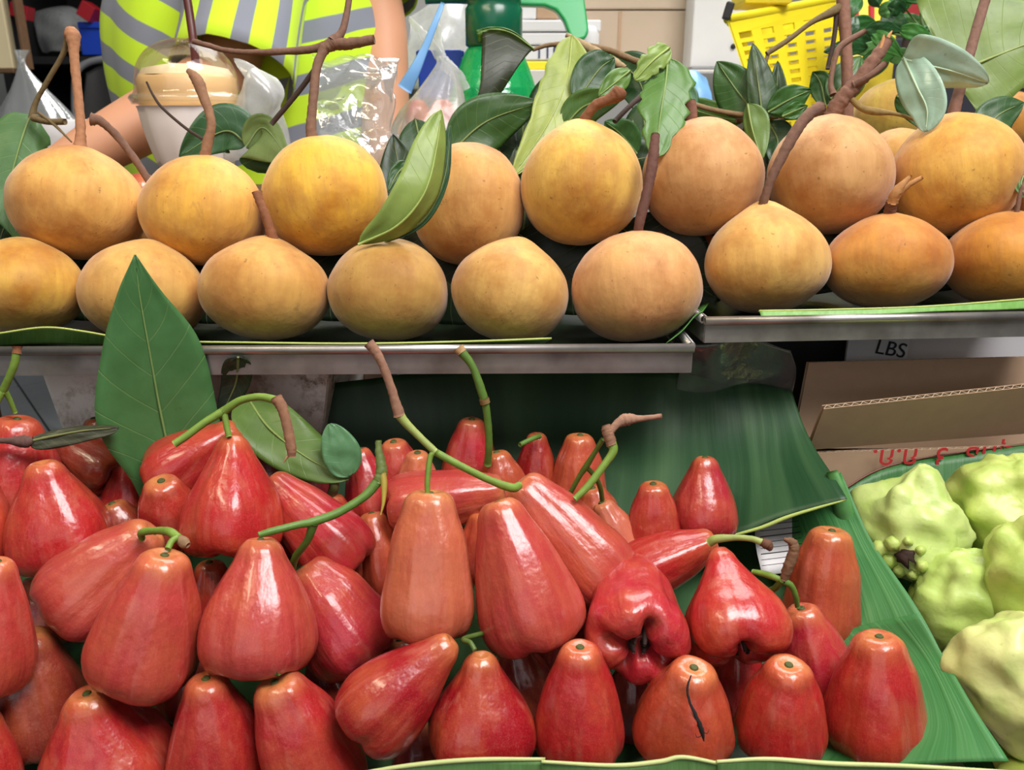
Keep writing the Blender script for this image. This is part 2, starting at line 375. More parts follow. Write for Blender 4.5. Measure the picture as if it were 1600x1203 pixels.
# ------------------------------------------------------------------ stall table and trays
tb = empty('stall_table', (0, 0.6, 0), 'wooden plank stall table under the fruit trays', 'table')
for k in range(5):
    box('plank', (0.0, 0.34+0.115*k, 0.715), 1.5, 0.11, 0.03, MA['wood'], tb)
for sx in (-0.68, 0.68):
    for y in (0.33, 0.83): box('leg', (sx, y, 0.35), 0.05, 0.05, 0.70, MA['wood'], tb)
LIPZ = 0.9995
def metal_tray(name, A, B, depth, hgt, label):
    # A, B: front rim end points (world, rim top)
    A = Vector(A); B = Vector(B); L = (B-A).length; X = (B-A).normalized(); Z = Vector((0, 0, 1)); Y = Z.cross(X).normalized(); Z = X.cross(Y)
    root = empty(name, A-Z*hgt, label, 'tray')
    M = Matrix((X, Y, Z)).transposed()
    T = lambda x, y, z: A+M @ Vector((x, y, z))
    th = 0.0012; zf = -hgt+0.004
    V, F = box_geo(T(L/2, depth/2, zf), L, depth, th, M); build('tray_floor', V, F, MA['alu'], root, smooth=False)
    rr = 0.0034
    V, F = box_geo(T(L/2, -0.0006, -hgt/2-rr*0.5), L, th, hgt-rr, M); build('front_wall', V, F, MA['alu'], root, smooth=False)
    V, F = box_geo(T(L/2, depth, -hgt/2), L, th, hgt, M); build('back_wall', V, F, MA['alu'], root, smooth=False)
    for x in (0, L):
        V, F = box_geo(T(x, depth/2, -hgt/2), th, depth, hgt, M); build('side_wall', V, F, MA['alu'], root, smooth=False)
    # rolled rims: hollow rods
    def rod(p, q, nm):
        d = (q-p).normalized(); s = Z; b = d.cross(s); V = []
        for r in (rr, rr*0.62):
            for e in (p, q):
                for j in range(14): V.append(e+(s*math.cos(j*math.tau/14)+b*math.sin(j*math.tau/14))*r)
        F = []
        for j in range(14):
            k = (j+1) % 14
            F += [(j, k, 14+k, 14+j), (28+k, 28+j, 42+j, 42+k), (k, j, 28+j, 28+k), (14+j, 14+k, 42+k, 42+j)]
        build(nm, V, F, MA['alu'], root)
    rod(T(-0.001, -0.001, -rr), T(L+0.001, -0.001, -rr), 'front_rim')
    rod(T(0, 0.004, -rr), T(0, depth, -rr), 'side_rim'); rod(T(L, 0.004, -rr), T(L, depth, -rr), 'side_rim'); rod(T(0, depth, -rr), T(L, depth, -rr), 'back_rim')
    return root
metal_tray('santol_tray', P(-70, 541, 0.577), P(1082, 536, 0.577), 0.235, 0.0215, 'long aluminium tray holding santols, left of the two')
metal_tray('santol_tray', P(1103, 494, 0.588), P(1700, 484, 0.612), 0.235, 0.0195, 'aluminium tray holding santols on the right, set slightly higher')
# supports under the trays
fb = empty('foam_box', P(250, 600, 0.72), 'brown stained white foam box under the long tray', 'box')
a0 = P(58, 589, 0.640); 
def quadbox(name, p0, p1, yb0, z0, z1, mat, parent, lean=0.0):
    V = [p0, p1, p1+Vector((0, yb0, 0)), p0+Vector((0, yb0, 0))]
    V = [Vector((v.x, v.y, z1)) for v in V]+[Vector((v.x+(lean if i in (0, 3) else -lean), v.y, z0)) for i, v in enumerate(V)]
    return bevel(build(name, V, [(0, 1, 2, 3), (7, 6, 5, 4), (0, 4, 5, 1), (1, 5, 6, 2), (2, 6, 7, 3), (3, 7, 4, 0)], mat, parent, smooth=False), 0.004)
quadbox('box_body', a0, P(520, 589, 0.640), 0.20, 0.731, 0.9765, MA['foam'], fb, 0.042)
cb2 = empty('support_crate', P(1350, 560, 0.75), 'white carton block under the right metal tray', 'box')
quadbox('carton_body', P(1414, 520, 0.715), P(1720, 510, 0.735), 0.12, 0.731, 0.991, MA['white'], cb2)
tg = empty('carton_card', P(1370, 545, 0.70), 'grey card lettered LBS below the right tray', 'card')
V, F = box_geo(P(1368, 560, 0.705), 0.052, 0.003, 0.11); build('card_sheet', V, F, MA['white'], tg, smooth=False)
def text(name, s, mat, parent, origin, xdir, ydir, size, ext=0.0003, align='CENTER'):
    cu = bpy.data.curves.new(name, 'FONT'); cu.body = s; cu.size = size; cu.extrude = ext; cu.align_x = align; cu.align_y = 'CENTER'
    o = bpy.data.objects.new(name, cu); COL.objects.link(o)
    dg = bpy.context.evaluated_depsgraph_get(); me = bpy.data.meshes.new_from_object(o.evaluated_get(dg))
    bpy.data.objects.remove(o); bpy.data.curves.remove(cu)
    o = bpy.data.objects.new(name, me); COL.objects.link(o); me.materials.clear(); me.materials.append(mat)
    X = Vector(xdir).normalized(); Z = X.cross(Vector(ydir)).normalized(); Y = Z.cross(X)
    M = Matrix((X, Y, Z)).transposed().to_4x4(); M.translation = origin; o.matrix_basis = M
    adopt(o, parent); return o
text('lettering', 'LBS', MA['black'], tg, P(1392, 546, 0.700), (0.985, 0, -0.16), (0.14, 0, 1), 0.018, align='CENTER')
pb = sheet('clear_plastic_sheet', [[(1060, 530, .645), (1120, 534, .64), (1180, 530, .645), (1238, 545, .65)], [(1060, 590, .665), (1120, 596, .66), (1180, 590, .665), (1245, 600, .67)], [(1060, 650, .68), (1120, 655, .675), (1180, 650, .68), (1230, 660, .69)]], MA['film'], wav=0.006, wsc=22, solid=0.0003, seed=4)
tag(pb, 'crumpled clear plastic sheet hanging between the two trays', 'plastic sheet')
dk = box('dark_crate', P(1160, 640, 0.82), 0.19, 0.12, 0.24, MA['dark'])
tag(dk, 'dark crate in the shadow behind the clear plastic sheet', 'crate')

# cardboard box with flaps
cbx = empty('cardboard_box', P(1420, 800, 0.64), 'open cardboard box printed in upside-down red Thai letters', 'box')
def board(name, q, parent, th=0.0042, edge=True):
    """q: four corners (top-left, top-right, bottom-right, bottom-left); corrugated board with fluted top edge"""
    q = [Vector(v) for v in q]; nrm = (q[1]-q[0]).cross(q[3]-q[0]).normalized(); q[2] = q[2]-nrm*(q[2]-q[0]).dot(nrm); nrm = (q[1]-q[0]).cross(q[3]-q[0]).normalized()
    parts = []
    for off in (-th/2, th/2-0.0006):
        V = [v+nrm*off for v in q]+[v+nrm*(off+0.0006) for v in q]
        parts.append((V, [(0, 1, 2, 3), (7, 6, 5, 4), (0, 4, 5, 1), (1, 5, 6, 2), (2, 6, 7, 3), (3, 7, 4, 0)]))
    V, F = merge(parts); o = build(name, V, F, MA['card'], parent, smooth=False)
    L = (q[1]-q[0]).length; n = int(L/0.0035)
    V = []; F = []
    for i in range(n+1):
        t = i/n; a = q[0].lerp(q[1], t); b = q[3].lerp(q[2], t); h = (th/2-0.0006)*(1 if i % 2 else -1)
        for dt in (0, 0.0004): V += [a+nrm*(h+dt-0.0002), b+nrm*(h+dt-0.0002)]
        if i: k = 4*i; F += [(k-4, k, k+1, k-3), (k-2, k-1, k+3, k+2), (k-4, k-2, k+2, k)]
    build('fluting', V, F, MA['cardedge'], o, smooth=False)
    return o
board('back_flap', [P(1262, 566, .665), P(1640, 556, .69), P(1640, 700, .70), P(1236, 700, .675)], cbx)
board('front_flap', [P(1286, 636, .615), P(1640, 598, .63), P(1640, 689, .66), P(1262, 700, .645)], cbx)
fp = [P(1262, 700, .646), P(1640, 689, .661)]
board('front_panel', [fp[0]+Vector((0, -.001, -.003)), fp[1]+Vector((0, -.001, -.003)), fp[1]+Vector((0, -.004, -.16)), fp[0]+Vector((0, -.004, -.16))], cbx)
xd = (fp[0]-fp[1]).normalized()
text('lettering', 'สุทธิ  3  ก.ก.', MA['red'], cbx, P(1470, 710.5, .6495)+Vector((0, -0.003, 0)), xd, (0, 0, -1), 0.0235)

# ------------------------------------------------------------------ banana leaves
BG = lambda r, g, b: lin(r, g, b)
def bleaf(rows, label, c, nu=26, nv=46, wav=0.004, rib=None, seed=0, **k):
    o = sheet('banana_leaf', rows, MA['banana'], nu=nu, nv=nv, wav=wav, wsc=14, seed=seed, color=c, **k)
    tag(o, label, 'banana leaf', 'banana leaves lining the stall')
    return o
BL0 = bleaf([[(430, 655, .665), (500, 606, .675), (600, 588, .68), (760, 574, .685), (940, 572, .685), (1060, 580, .675), (1130, 600, .665), (1190, 603, .665), (1236, 612, .655)],
       [(440, 700, .66), (500, 690, .665), (620, 680, .67), (760, 676, .67), (940, 676, .67), (1060, 678, .66), (1140, 680, .648), (1205, 672, .640), (1256, 668, .635)],
       [(450, 760, .65), (510, 760, .65), (620, 750, .65), (760, 750, .65), (940, 748, .645), (1060, 745, .635), (1150, 742, .622), (1215, 735, .612), (1290, 730, .598)],
       [(460, 840, .63), (520, 840, .63), (640, 830, .62), (760, 830, .615), (930, 832, .61), (1050, 838, .598), (1140, 838, .586), (1230, 808, .574), (1322, 781, .560)]],
      'large dark green banana leaf standing behind the rose apples', BG(34, 70, 40), nv=70, wav=0.003)
ptube('leaf_edge', [(1140, 838, .585), (1190, 824, .5785), (1230, 808, .573), (1275, 794, .5665), (1322, 781, .559)], [2.0, 3.2, 2.6, 1.2], MA['rib'], BL0, color=lin(176, 196, 104))
# bed under the apples
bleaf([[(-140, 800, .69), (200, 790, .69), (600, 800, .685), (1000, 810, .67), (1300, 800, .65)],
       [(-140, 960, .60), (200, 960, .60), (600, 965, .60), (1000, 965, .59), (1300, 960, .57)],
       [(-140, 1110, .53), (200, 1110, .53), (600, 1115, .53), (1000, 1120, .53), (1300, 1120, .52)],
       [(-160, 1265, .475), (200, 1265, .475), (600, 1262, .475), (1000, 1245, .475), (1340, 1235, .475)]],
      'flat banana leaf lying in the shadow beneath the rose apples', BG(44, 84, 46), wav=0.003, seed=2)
# right hand bank, two pieces
bleaf([[(1225, 820, .61), (1270, 770, .603), (1312, 738, .596)],
       [(1235, 900, .585), (1310, 850, .57), (1372, 850, .555)],
       [(1240, 985, .56), (1340, 972, .535), (1437, 962, .515)],
       [(1250, 1050, .545), (1350, 1060, .52), (1480, 1040, .495)]],
      'banana leaf strip beside the tall orange rose apple, right bank', BG(62, 124, 66), nv=24, wav=0.003, seed=5)
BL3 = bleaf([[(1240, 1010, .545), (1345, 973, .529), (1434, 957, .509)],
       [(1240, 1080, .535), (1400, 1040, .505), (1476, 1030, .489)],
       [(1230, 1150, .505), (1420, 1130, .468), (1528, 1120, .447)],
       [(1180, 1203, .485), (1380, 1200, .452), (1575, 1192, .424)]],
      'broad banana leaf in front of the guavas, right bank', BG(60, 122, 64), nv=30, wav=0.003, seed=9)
# front lip pieces
def lip(pts, label, seed):
    rows = [[(x, y, d) for x, y, d in pts], [(x, y+28, d+0.002) for x, y, d in pts], [(x, y+75, d+.004) for x, y, d in pts]]
    o = bleaf(rows, label, BG(104, 146, 84), nu=10, nv=40, wav=0.0015, seed=seed)
    ptube('leaf_edge', [(x, y, d-.0004) for x, y, d in pts], [2.6, 3.6, 3.6, 2.6], MA['rib'], o, color=lin(186, 196, 128), n=40)
lip([(540, 1212, .428), (640, 1196, .428), (740, 1187, .428), (852, 1186, .428)], 'banana leaf edge along the tray front, under the bright red apples', 1)
lip([(846, 1190, .426), (960, 1196, .426), (1030, 1190, .426), (1068, 1183, .426), (1130, 1194, .426)], 'short banana leaf edge at the tray front with a peaked fold', 2)
lip([(1120, 1190, .4245), (1200, 1186, .4245), (1300, 1193, .4245), (1420, 1197, .4245), (1580, 1206, .4225)], 'banana leaf edge at the right end of the tray front', 3)
ft = box('apple_tray', (-0.17, 0.50, 0.784), 0.92, 0.27, 0.012, MA['alu'], rot=Matrix.Rotation(math.radians(15), 3, 'X')); tag(ft, 'shallow metal tray carrying the rose apples', 'tray')
# guava nest
BL8 = bleaf([[(1318, 765, .64), (1370, 735, .645), (1440, 716, .65), (1520, 704, .65), (1640, 690, .65)],
       [(1315, 830, .625), (1370, 820, .63), (1440, 810, .635), (1520, 800, .635), (1640, 790, .635)],
       [(1330, 930, .59), (1400, 930, .595), (1460, 930, .60), (1540, 920, .60), (1660, 910, .60)],
       [(1420, 1060, .56), (1480, 1050, .56), (1540, 1040, .56), (1600, 1040, .56), (1700, 1020, .56)],
       [(1520, 1230, .50), (1560, 1230, .50), (1600, 1225, .50), (1660, 1225, .50), (1760, 1220, .50)]],
      'banana leaf cradling the pale green guavas', BG(46, 100, 44), nv=40, wav=0.003, seed=12)
ptube('leaf_edge', [(1318, 765, .639), (1370, 735, .644), (1440, 716, .649), (1520, 704, .649), (1640, 690, .649)], [1.5], MA['rib'], BL8, color=lin(110, 62, 48), n=40)
rl = ptube('rolled_leaf_stalk', [(1300, 736, .585), (1312, 775, .582), (1326, 830, .58), (1345, 900, .575)], [9, 14, 15, 12], MA['gstem'], color=lin(84, 146, 74), ell=0.6)
tag(rl, 'rolled green banana leaf stalk beside the guava leaf', 'leaf stalk')
npz = sheet('newspaper', [[(1180, 812, .607), (1230, 806, .607), (1285, 800, .607)], [(1180, 850, .597), (1230, 845, .597), (1285, 840, .597)], [(1190, 900, .585), (1230, 895, .585), (1280, 890, .585)]], MA['white'], nu=8, nv=8, wav=.002, solid=.0003); tag(npz, 'folded newspaper peeping out beside the tall orange rose apple', 'newspaper')
for k in range(9): ptube('printed_line', [(1186+k*.5, 812+9*k, .6035-.0028*k), (1230, 807+9*k, .6035-.0028*k), (1282, 800+9*k, .6035-.0028*k)], [1.0 if k % 3 else 1.8], MA['black'], npz, ell=.1, seg=6)
# leaf strips on the santol trays
def strip(rows, label, c, seed):
    o = bleaf(rows, label, c, nu=8, nv=50, wav=0.001, seed=seed)
    ptube('leaf_edge', [(x, y-.3, d-.0004) for x, y, d in rows[0]], [1.6], MA['rib'], o, color=lin(186, 200, 108), n=40)
strip([[(-60, 530, .582), (0, 521, .580), (70, 512, .579), (130, 518, .579), (200, 531, .580)], [(-60, 550, .60), (0, 540, .592), (70, 536, .590), (130, 537, .590), (200, 538, .592)]], 'curling banana leaf strip under the leftmost santols', BG(92, 130, 58), 3)
strip([[(190, 533, .5795), (350, 535, .5795), (550, 537, .5795), (720, 534, .5795), (862, 529, .5795)], [(190, 538, .592), (350, 539, .592), (550, 539, .592), (720, 538, .592), (850, 537, .592)]], 'thin banana leaf strip along the long tray rim', BG(86, 128, 52), 4)
strip([[(1186, 486, .592), (1300, 484, .597), (1450, 479, .602), (1620, 466, .608)], [(1190, 497, .5905), (1300, 494, .595), (1450, 489, .6005), (1620, 482, .6075)]], 'pale green banana leaf strip on the right tray rim', BG(128, 178, 92), 6)
def liner(a, b, dep, zo, label, seed):  # lining colour is darkened to hold the shade between the santols
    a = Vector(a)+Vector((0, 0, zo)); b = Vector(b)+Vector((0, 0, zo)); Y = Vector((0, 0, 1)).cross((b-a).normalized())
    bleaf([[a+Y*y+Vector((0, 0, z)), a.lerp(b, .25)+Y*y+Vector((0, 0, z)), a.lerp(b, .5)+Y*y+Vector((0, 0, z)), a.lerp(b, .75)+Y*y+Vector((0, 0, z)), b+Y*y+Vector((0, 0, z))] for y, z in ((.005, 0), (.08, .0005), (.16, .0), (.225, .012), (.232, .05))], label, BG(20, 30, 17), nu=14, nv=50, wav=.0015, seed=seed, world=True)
liner(P(-60, 541, .577), P(1074, 536, .577), .23, -.0145, 'banana leaf lining the long santol tray, darkened as gap shade', 21)
liner(P(1112, 494, .588), P(1690, 484, .612), .23, -.0125, 'banana leaf lining the right santol tray, darkened as gap shade', 22)
sp = bleaf([[(1040, 536, .585), (1065, 517, .589), (1085, 494, .593), (1098, 486, .597)], [(1060, 520, .64), (1075, 500, .645), (1090, 480, .65), (1110, 470, .65)]], 'banana leaf bridging the gap between the two trays', BG(70, 122, 50), nu=8, nv=14, wav=0.0)

# ================================================================== fruit
# ---- santols
def santol_geo(wd, ht, seed, nip=0.10):
    nu, nv = 36, 44; V = []; rnd = random.Random(seed); ph = rnd.random()*10
    for i in range(nu):
        t = i/(nu-1); a = math.pi*t; r = math.sin(a)**0.94; z = math.cos(a)
        z = z*(1 if z > 0 else 0.97)
        nn = nip*math.exp(-(t/0.10)**2)+(0.05*math.exp(-(t/0.2)**2) if nip > 0.03 else 0)
        for j in range(nv):
            th = math.tau*j/nv
            x, y = math.cos(th), math.sin(th)
            lump = 1+0.035*noise.noise(Vector((x*r*1.2+ph, y*r*1.2, z*1.2)))+0.012*noise.noise(Vector((x*r*3+ph, y*r*3, z*3)))
            fur = 0.035*math.cos(th*7+ph+2*noise.noise(Vector((x, y, ph))))*math.exp(-((t-0.10)/0.08)**2)+0.012*math.cos(th*5+ph)*math.sin(math.pi*t)**2
            rr = r*(lump+fur)
            V.append(Vector((x*rr*wd/2, y*rr*wd/2*0.97, (z*lump+nn)*ht/2)))
    return V, grid_faces(nu, nv, True)
SAN = {}
YEL = lin(232, 176, 58); OCH = lin(218, 160, 82); TAN = lin(214, 158, 102); PCH = lin(226, 164, 104); OLV = lin(196, 150, 76); ORG = lin(222, 150, 66)
def santol(key, cx, cy, wpx, hpx, d, c, lean, label, back=8, nip=0.10, scarred=True):
    V, F = santol_geo(m_(wpx, d), m_(hpx, d)*1.01, hash(key) % 97 if False else sum(map(ord, key)), nip)
    me = bpy.data.meshes.new('santol'); me.from_pydata(V, [], F); me.polygons.foreach_set('use_smooth', [True]*len(me.polygons)); me.materials.append(MA['santol'])
    o = bpy.data.objects.new('santol', me); COL.objects.link(o); o.color = c
    M = Matrix((RT, FW, UP)).transposed()      # camera frame, then lean
    rot = M @ Matrix.Rotation(math.radians(lean), 3, 'Y') @ Matrix.Rotation(math.radians(back-10), 3, 'X') @ Matrix.Rotation(random.random()*6, 3, 'Z')
    mt = rot.to_4x4(); mt.translation = P(cx, cy, d); o.matrix_basis = mt
    tag(o, label, 'santol', 'santols piled on the metal trays'); SAN[key] = o
    if scarred:
        top = o.matrix_basis @ Vector((0, 0, m_(hpx, d)*0.505*(1+nip)))
        ax = (o.matrix_basis.to_3x3() @ Vector((0, 0, 1))).normalized()
        V, F = lathe_geo([(0.0001, 0.0012), (0.003, 0.0014), (0.0042, 0.0004), (0.0045, -0.003)], top-ax*0.0012, 12, axis=ax)
        s = build('stem_scar', V, F, MA['bark'], o); s.color = lin(120, 82, 50)
    return o
santol('F1', 36, 452, 186, 142, .622, lin(226, 172, 70), -4, 'yellow santol at the left end of the front row')
santol('F2', 225, 460, 190, 150, .630, OCH, 3, 'santol in the front row, behind the upright green leaf')
santol('F3', 415, 457, 200, 152, .62, OCH, 2, 'front row santol dotted with tiny brown specks, bent stem on top')
santol('F4', 608, 457, 190, 154, .622, OLV, 3, 'dull olive-ochre santol in the front row below the folded leaf', nip=.04)
santol('F5', 797, 460, 186, 152, .622, lin(222, 172, 96), 12, 'front row santol with a pointed shoulder, no stem', nip=.14)
santol('F6', 994, 450, 204, 172, .618, PCH, -2, 'largest peach santol in front, at the right end of the long tray', nip=.03)
santol('F7', 1196, 412, 192, 158, .632, lin(226, 172, 92), 0, 'pale yellow nippled santol, first on the right tray', nip=.20)
santol('F8', 1384, 413, 188, 142, .634, ORG, 2, 'orange front santol with a torn splintered stem', nip=.05)
santol('F9', 1573, 408, 186, 140, .64, lin(214, 142, 48), 2, 'orange santol at the right end of the front row', nip=.06)
santol('S1', 121, 321, 206, 166, .66, lin(232, 172, 90), 2, 'pale santol with a tall forked stem, leftmost of the upper row', nip=.04)
santol('S2', 319, 334, 190, 164, .66, lin(236, 172, 66), 3, 'yellow-orange upper santol in front of the tea cup', nip=.05)
santol('S3', 511, 309, 196, 182, .66, lin(238, 182, 62), -8, 'bright yellow upper santol with a long curved stem', nip=.02)
santol('S4', 730, 321, 180, 190, .668, lin(216, 158, 88), 0, 'tan upper santol half hidden by the folded leaf', nip=.02)
santol('S5', 908, 292, 195, 184, .655, lin(228, 178, 82), 1, 'yellow upper santol with a flared hooked stem', nip=.07)
santol('S6', 1098, 281, 191, 174, .665, TAN, -3, 'peach-tan upper santol under the jagged hanging leaf', nip=.04)
santol('S7', 1296, 277, 194, 176, .668, TAN, -3, 'tan upper santol carrying the thick broken branch', nip=.04)
santol('S8', 1493, 277, 202, 180, .665, lin(230, 172, 76), -5, 'golden upper santol below the silvery bent leaf', nip=.04)
santol('S9', 1668, 285, 170, 150, .67, TAN, 0, 'tan santol cut off by the right picture edge', nip=.04)
santol('B1', 1396, 180, 118, 100, 1.02, lin(206, 170, 72), 0, 'small yellow santol standing far behind the thick branch', nip=.04)
santol('B2', 1580, 192, 92, 86, 1.02, lin(196, 134, 52), 0, 'shaded orange santol behind the large right leaf', nip=.04)
santol('B3', 1402, 262, 130, 110, .78, OCH, 0, 'santol peeping out between two upper santols on the right', nip=.04)
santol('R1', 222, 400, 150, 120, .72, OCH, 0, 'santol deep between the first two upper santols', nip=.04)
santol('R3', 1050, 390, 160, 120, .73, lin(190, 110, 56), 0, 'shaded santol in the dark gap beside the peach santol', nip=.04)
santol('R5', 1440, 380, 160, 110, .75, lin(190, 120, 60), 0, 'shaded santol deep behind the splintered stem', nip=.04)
BR = lin(146, 98, 72); BR2 = lin(128, 92, 74); LB = lin(186, 130, 92); OLB = lin(120, 100, 64); DB = lin(66, 48, 40)
def sstem(key, pts, r, c, name='stem', mat='bark', knob=0.18, **k):
    return ptube(name, pts, r, MA[mat], SAN[key], color=c, knob=knob, seed=len(pts)+int(pts[0][0]), n=max(14, 8*len(pts)), **k)
a = sstem('S1', [(124, 240, .655), (126, 205, .655), (122, 150, .655), (116, 90, .655), (114, 58, .655), (108, 46, .656)], [12, 8, 7, 7, 8, 12, 7], LB)
ptube('twig', [(106, 55, .657), (98, 85, .66), (75, 125, .665), (56, 160, .67), (50, 186, .672)], [4.5, 4, 4, 4, 6], MA['bark'], a, color=OLB)
ptube('twig', [(52, 184, .67), (75, 190, .668), (102, 190, .665)], [6, 5, 5], MA['bark'], a, color=OLB)
ptube('twig', [(60, 176, .668), (85, 195, .665), (112, 222, .66)], [2.5, 2.5, 1.2], MA['bark'], a, color=OLB)
sstem('S1', [(240, 295, .675), (215, 255, .672), (185, 215, .668), (158, 190, .662), (142, 186, .66)], [5.5, 6, 6, 7, 10], BR2, name='broken_stem')
a = sstem('S2', [(318, 256, .655), (324, 225, .652), (330, 190, .65), (318, 150, .65), (308, 125, .65), (294, 110, .652)], [9, 8, 7, 8, 9, 4], lin(160, 116, 86))
ptube('twig', [(318, 218, .652), (290, 200, .653), (255, 170, .655), (240, 150, .655), (229, 128, .655)], [2.6, 2.4, 2.2, 1.6], MA['bark'], a, color=DB)
sstem('F3', [(428, 386, .617), (424, 365, .612), (414, 335, .607), (405, 312, .605), (402, 300, .605)], [11, 8, 7, 7, 8], lin(158, 100, 66))
a = sstem('S3', [(489, 226, .655), (486, 195, .652), (490, 150, .65), (494, 110, .65), (505, 80, .65), (520, 68, .65)], [10, 8, 7, 7, 8, 11], lin(140, 104, 84))
ptube('twig', [(520, 66, .65), (534, 50, .652), (542, 20, .655), (548, -20, .657)], [10, 6, 5, 5], MA['bark'], a, color=BR2)
ptube('twig', [(520, 70, .65), (545, 68, .648), (585, 62, .646)], [9, 9, 7], MA['bark'], a, color=BR2, knob=0.3)
ptube('twig', [(518, 68, .652), (480, 78, .655), (400, 82, .66), (350, 78, .662), (302, 64, .665)], [8, 6, 4.5, 4, 4], MA['bark'], a, color=BR2, knob=0.3, n=30)
ptube('twig', [(497, 102, .654), (465, 145, .66), (424, 194, .668)], [4.5, 4, 4], MA['bark'], a, color=DB)
sstem('S5', [(906, 204, .652), (914, 185, .648), (930, 165, .644), (952, 155, .642), (968, 145, .64), (972, 141, .64)], [11, 8, 8, 9, 13, 7], lin(142, 88, 56))
sstem('S6', [(1079, 200, .66), (1081, 180, .658), (1078, 158, .658)], [9, 9, 9], lin(138, 92, 72))
a = sstem('F6', [(996, 370, .612), (1000, 345, .608), (1012, 295, .605), (1020, 250, .606), (1024, 210, .61)], [7, 8, 8, 9, 7], lin(112, 72, 60))
a = sstem('F7', [(1190, 338, .628), (1192, 320, .622), (1205, 280, .616), (1232, 225, .612), (1258, 185, .612), (1284, 166, .614)], [9, 7, 7, 9, 9, 10], BR2)
a = sstem('S7', [(1296, 196, .668), (1300, 180, .664), (1315, 155, .66), (1340, 128, .656), (1365, 95, .652), (1388, 62, .65)], [12, 12, 13, 12, 11, 8], lin(140, 98, 78), knob=0.3)
ptube('splinter', [(1384, 72, .649), (1388, 58, .649), (1394, 48, .649)], [3.2, 3, 1], MA['cutwood'], a)
ptube('splinter', [(1376, 76, .648), (1380, 62, .648), (1381, 54, .648)], [3, 2.6, 1], MA['cutwood'], a)
ptube('twig', [(1334, 132, .652), (1360, 118, .645), (1384, 98, .642)], [6, 5, 5], MA['bark'], a, color=BR2)
ptube('twig', [(1302, 148, .662), (1298, 130, .664), (1304, 95, .666), (1314, 72, .667), (1352, 48, .668)], [6, 4, 4, 5, 4], MA['bark'], a, color=BR2)
ptube('twig', [(1328, 152, .658), (1345, 168, .656), (1366, 174, .655), (1400, 178, .656), (1438, 190, .66)], [5, 5, 6, 3, 2.6], MA['bark'], a, color=lin(150, 124, 70))
a = ptube('back_branch', [(1324, 205, .70), (1324, 140, .70), (1322, 70, .70), (1318, 10, .70), (1318, -20, .70)], [9, 9, 9, 10, 10], MA['bark'], color=lin(146, 104, 84), knob=.15)
tag(a, 'upright brown branch rising in front of the yellow basket', 'branch')
ptube('twig', [(1316, 10, .70), (1298, 20, .70), (1268, 35, .70), (1232, 62, .70), (1198, 84, .70)], [8, 7, 4, 4, 4], MA['bark'], a, color=OLB)
ptube('twig', [(1308, 16, .701), (1303, 60, .703), (1293, 108, .705)], [4, 3.5, 3.5], MA['bark'], a, color=DB)
a = sstem('F8', [(1388, 346, .628), (1391, 328, .622), (1394, 315, .618)], [12, 9, 9], lin(120, 76, 56))
ptube('torn_end', [(1394, 318, .618), (1402, 298, .613), (1424, 274, .607)], [8, 8, 2], MA['cutwood'], a, knob=.3)
ptube('torn_end', [(1396, 314, .617), (1415, 292, .611), (1442, 277, .605)], [6, 5, 3], MA['cutwood'], a, knob=.3)
a = sstem('S8', [(1486, 192, .665), (1494, 160, .662), (1508, 110, .66), (1526, 45, .66), (1545, -20, .66)], [11, 9, 8, 8, 8], lin(142, 104, 88), knob=.1)
sstem('F9', [(1592, 354, .63), (1588, 340, .625), (1595, 300, .622), (1606, 270, .622)], [4, 4, 3.5, 3.5], BR2)
sstem('F9', [(1596, 352, .626), (1572, 358, .622), (1551, 357, .62)], [2, 1.8, 1.2], DB, name='twig')
sstem('B1', [(1408, 136, 1.01), (1412, 90, 1.0), (1420, 40, .99)], [8, 6, 6], DB)

# ---- rose apples
def sstep(a, b, x):
    t = max(0.0, min(1.0, (x-a)/(b-a))); return t*t*(3-2*t)
def apple_geo(L, Wd, seed, neck, hollow):
    rnd = random.Random(seed); ph = rnd.random()*20; R = Wd/2
    q_ = (neck-0.3)/0.36; rt = 0.20+0.30*q_; r85 = rt+0.15; r66 = 0.58+0.25*q_
    prof = [(0.0, 0.972), (0.30*rt, 0.984), (0.66*rt, 0.992), (0.98*rt, 0.962), (rt+0.07, 0.915), (r85, 0.83), (r66, 0.66), (0.90, 0.45), (1.0, 0.26), (0.97, 0.13), (0.84, 0.035), (0.64, 0.0), (0.40, 0.01), (0.27, 0.06), (0.20, 0.15), (0.13, 0.22), (0.0001, 0.24)]
    nu, nv = 46, 48
    pr = catmull([Vector((r, z, 0)) for r, z in prof], nu); V = []; uv = []
    k4 = [rnd.uniform(-0.15, 0.15)+math.pi/2*q for q in range(4)]
    for i, p in enumerate(pr):
        t = i/(nu-1); side = sstep(0.05, 0.35, t)*(1-sstep(0.62, 0.8, t)); bot = sstep(0.50, 0.66, t)
        for j in range(nv):
            th = math.tau*j/nv; x, y = math.cos(th), math.sin(th)
            notch = sum(math.exp(-((math.atan2(math.sin(th-q), math.cos(th-q)))/0.24)**2) for q in k4)
            r = max(p.x, 0)
            r *= 1+side*(0.034*math.cos(4*th+ph)+0.016*math.cos(9*th+ph*2)+0.010*math.cos(15*th+ph*3))+0.085*noise.noise(Vector((x*1.1+ph, y*1.1, p.y*1.6)))
            z = p.y
            r *= 1-0.17*hollow*notch*bot*(1-0.5*sstep(0.85, 1, t)); z += 0.13*hollow*notch*sstep(0.56, 0.72, t)*(1-sstep(0.80, 0.95, t))
            V.append(Vector((x*r*R, y*r*R, (z-0.5)*L))); uv.append((j/nv, min(1.0, t*1.5)))
    return V, grid_faces(nu, nv, True), uv
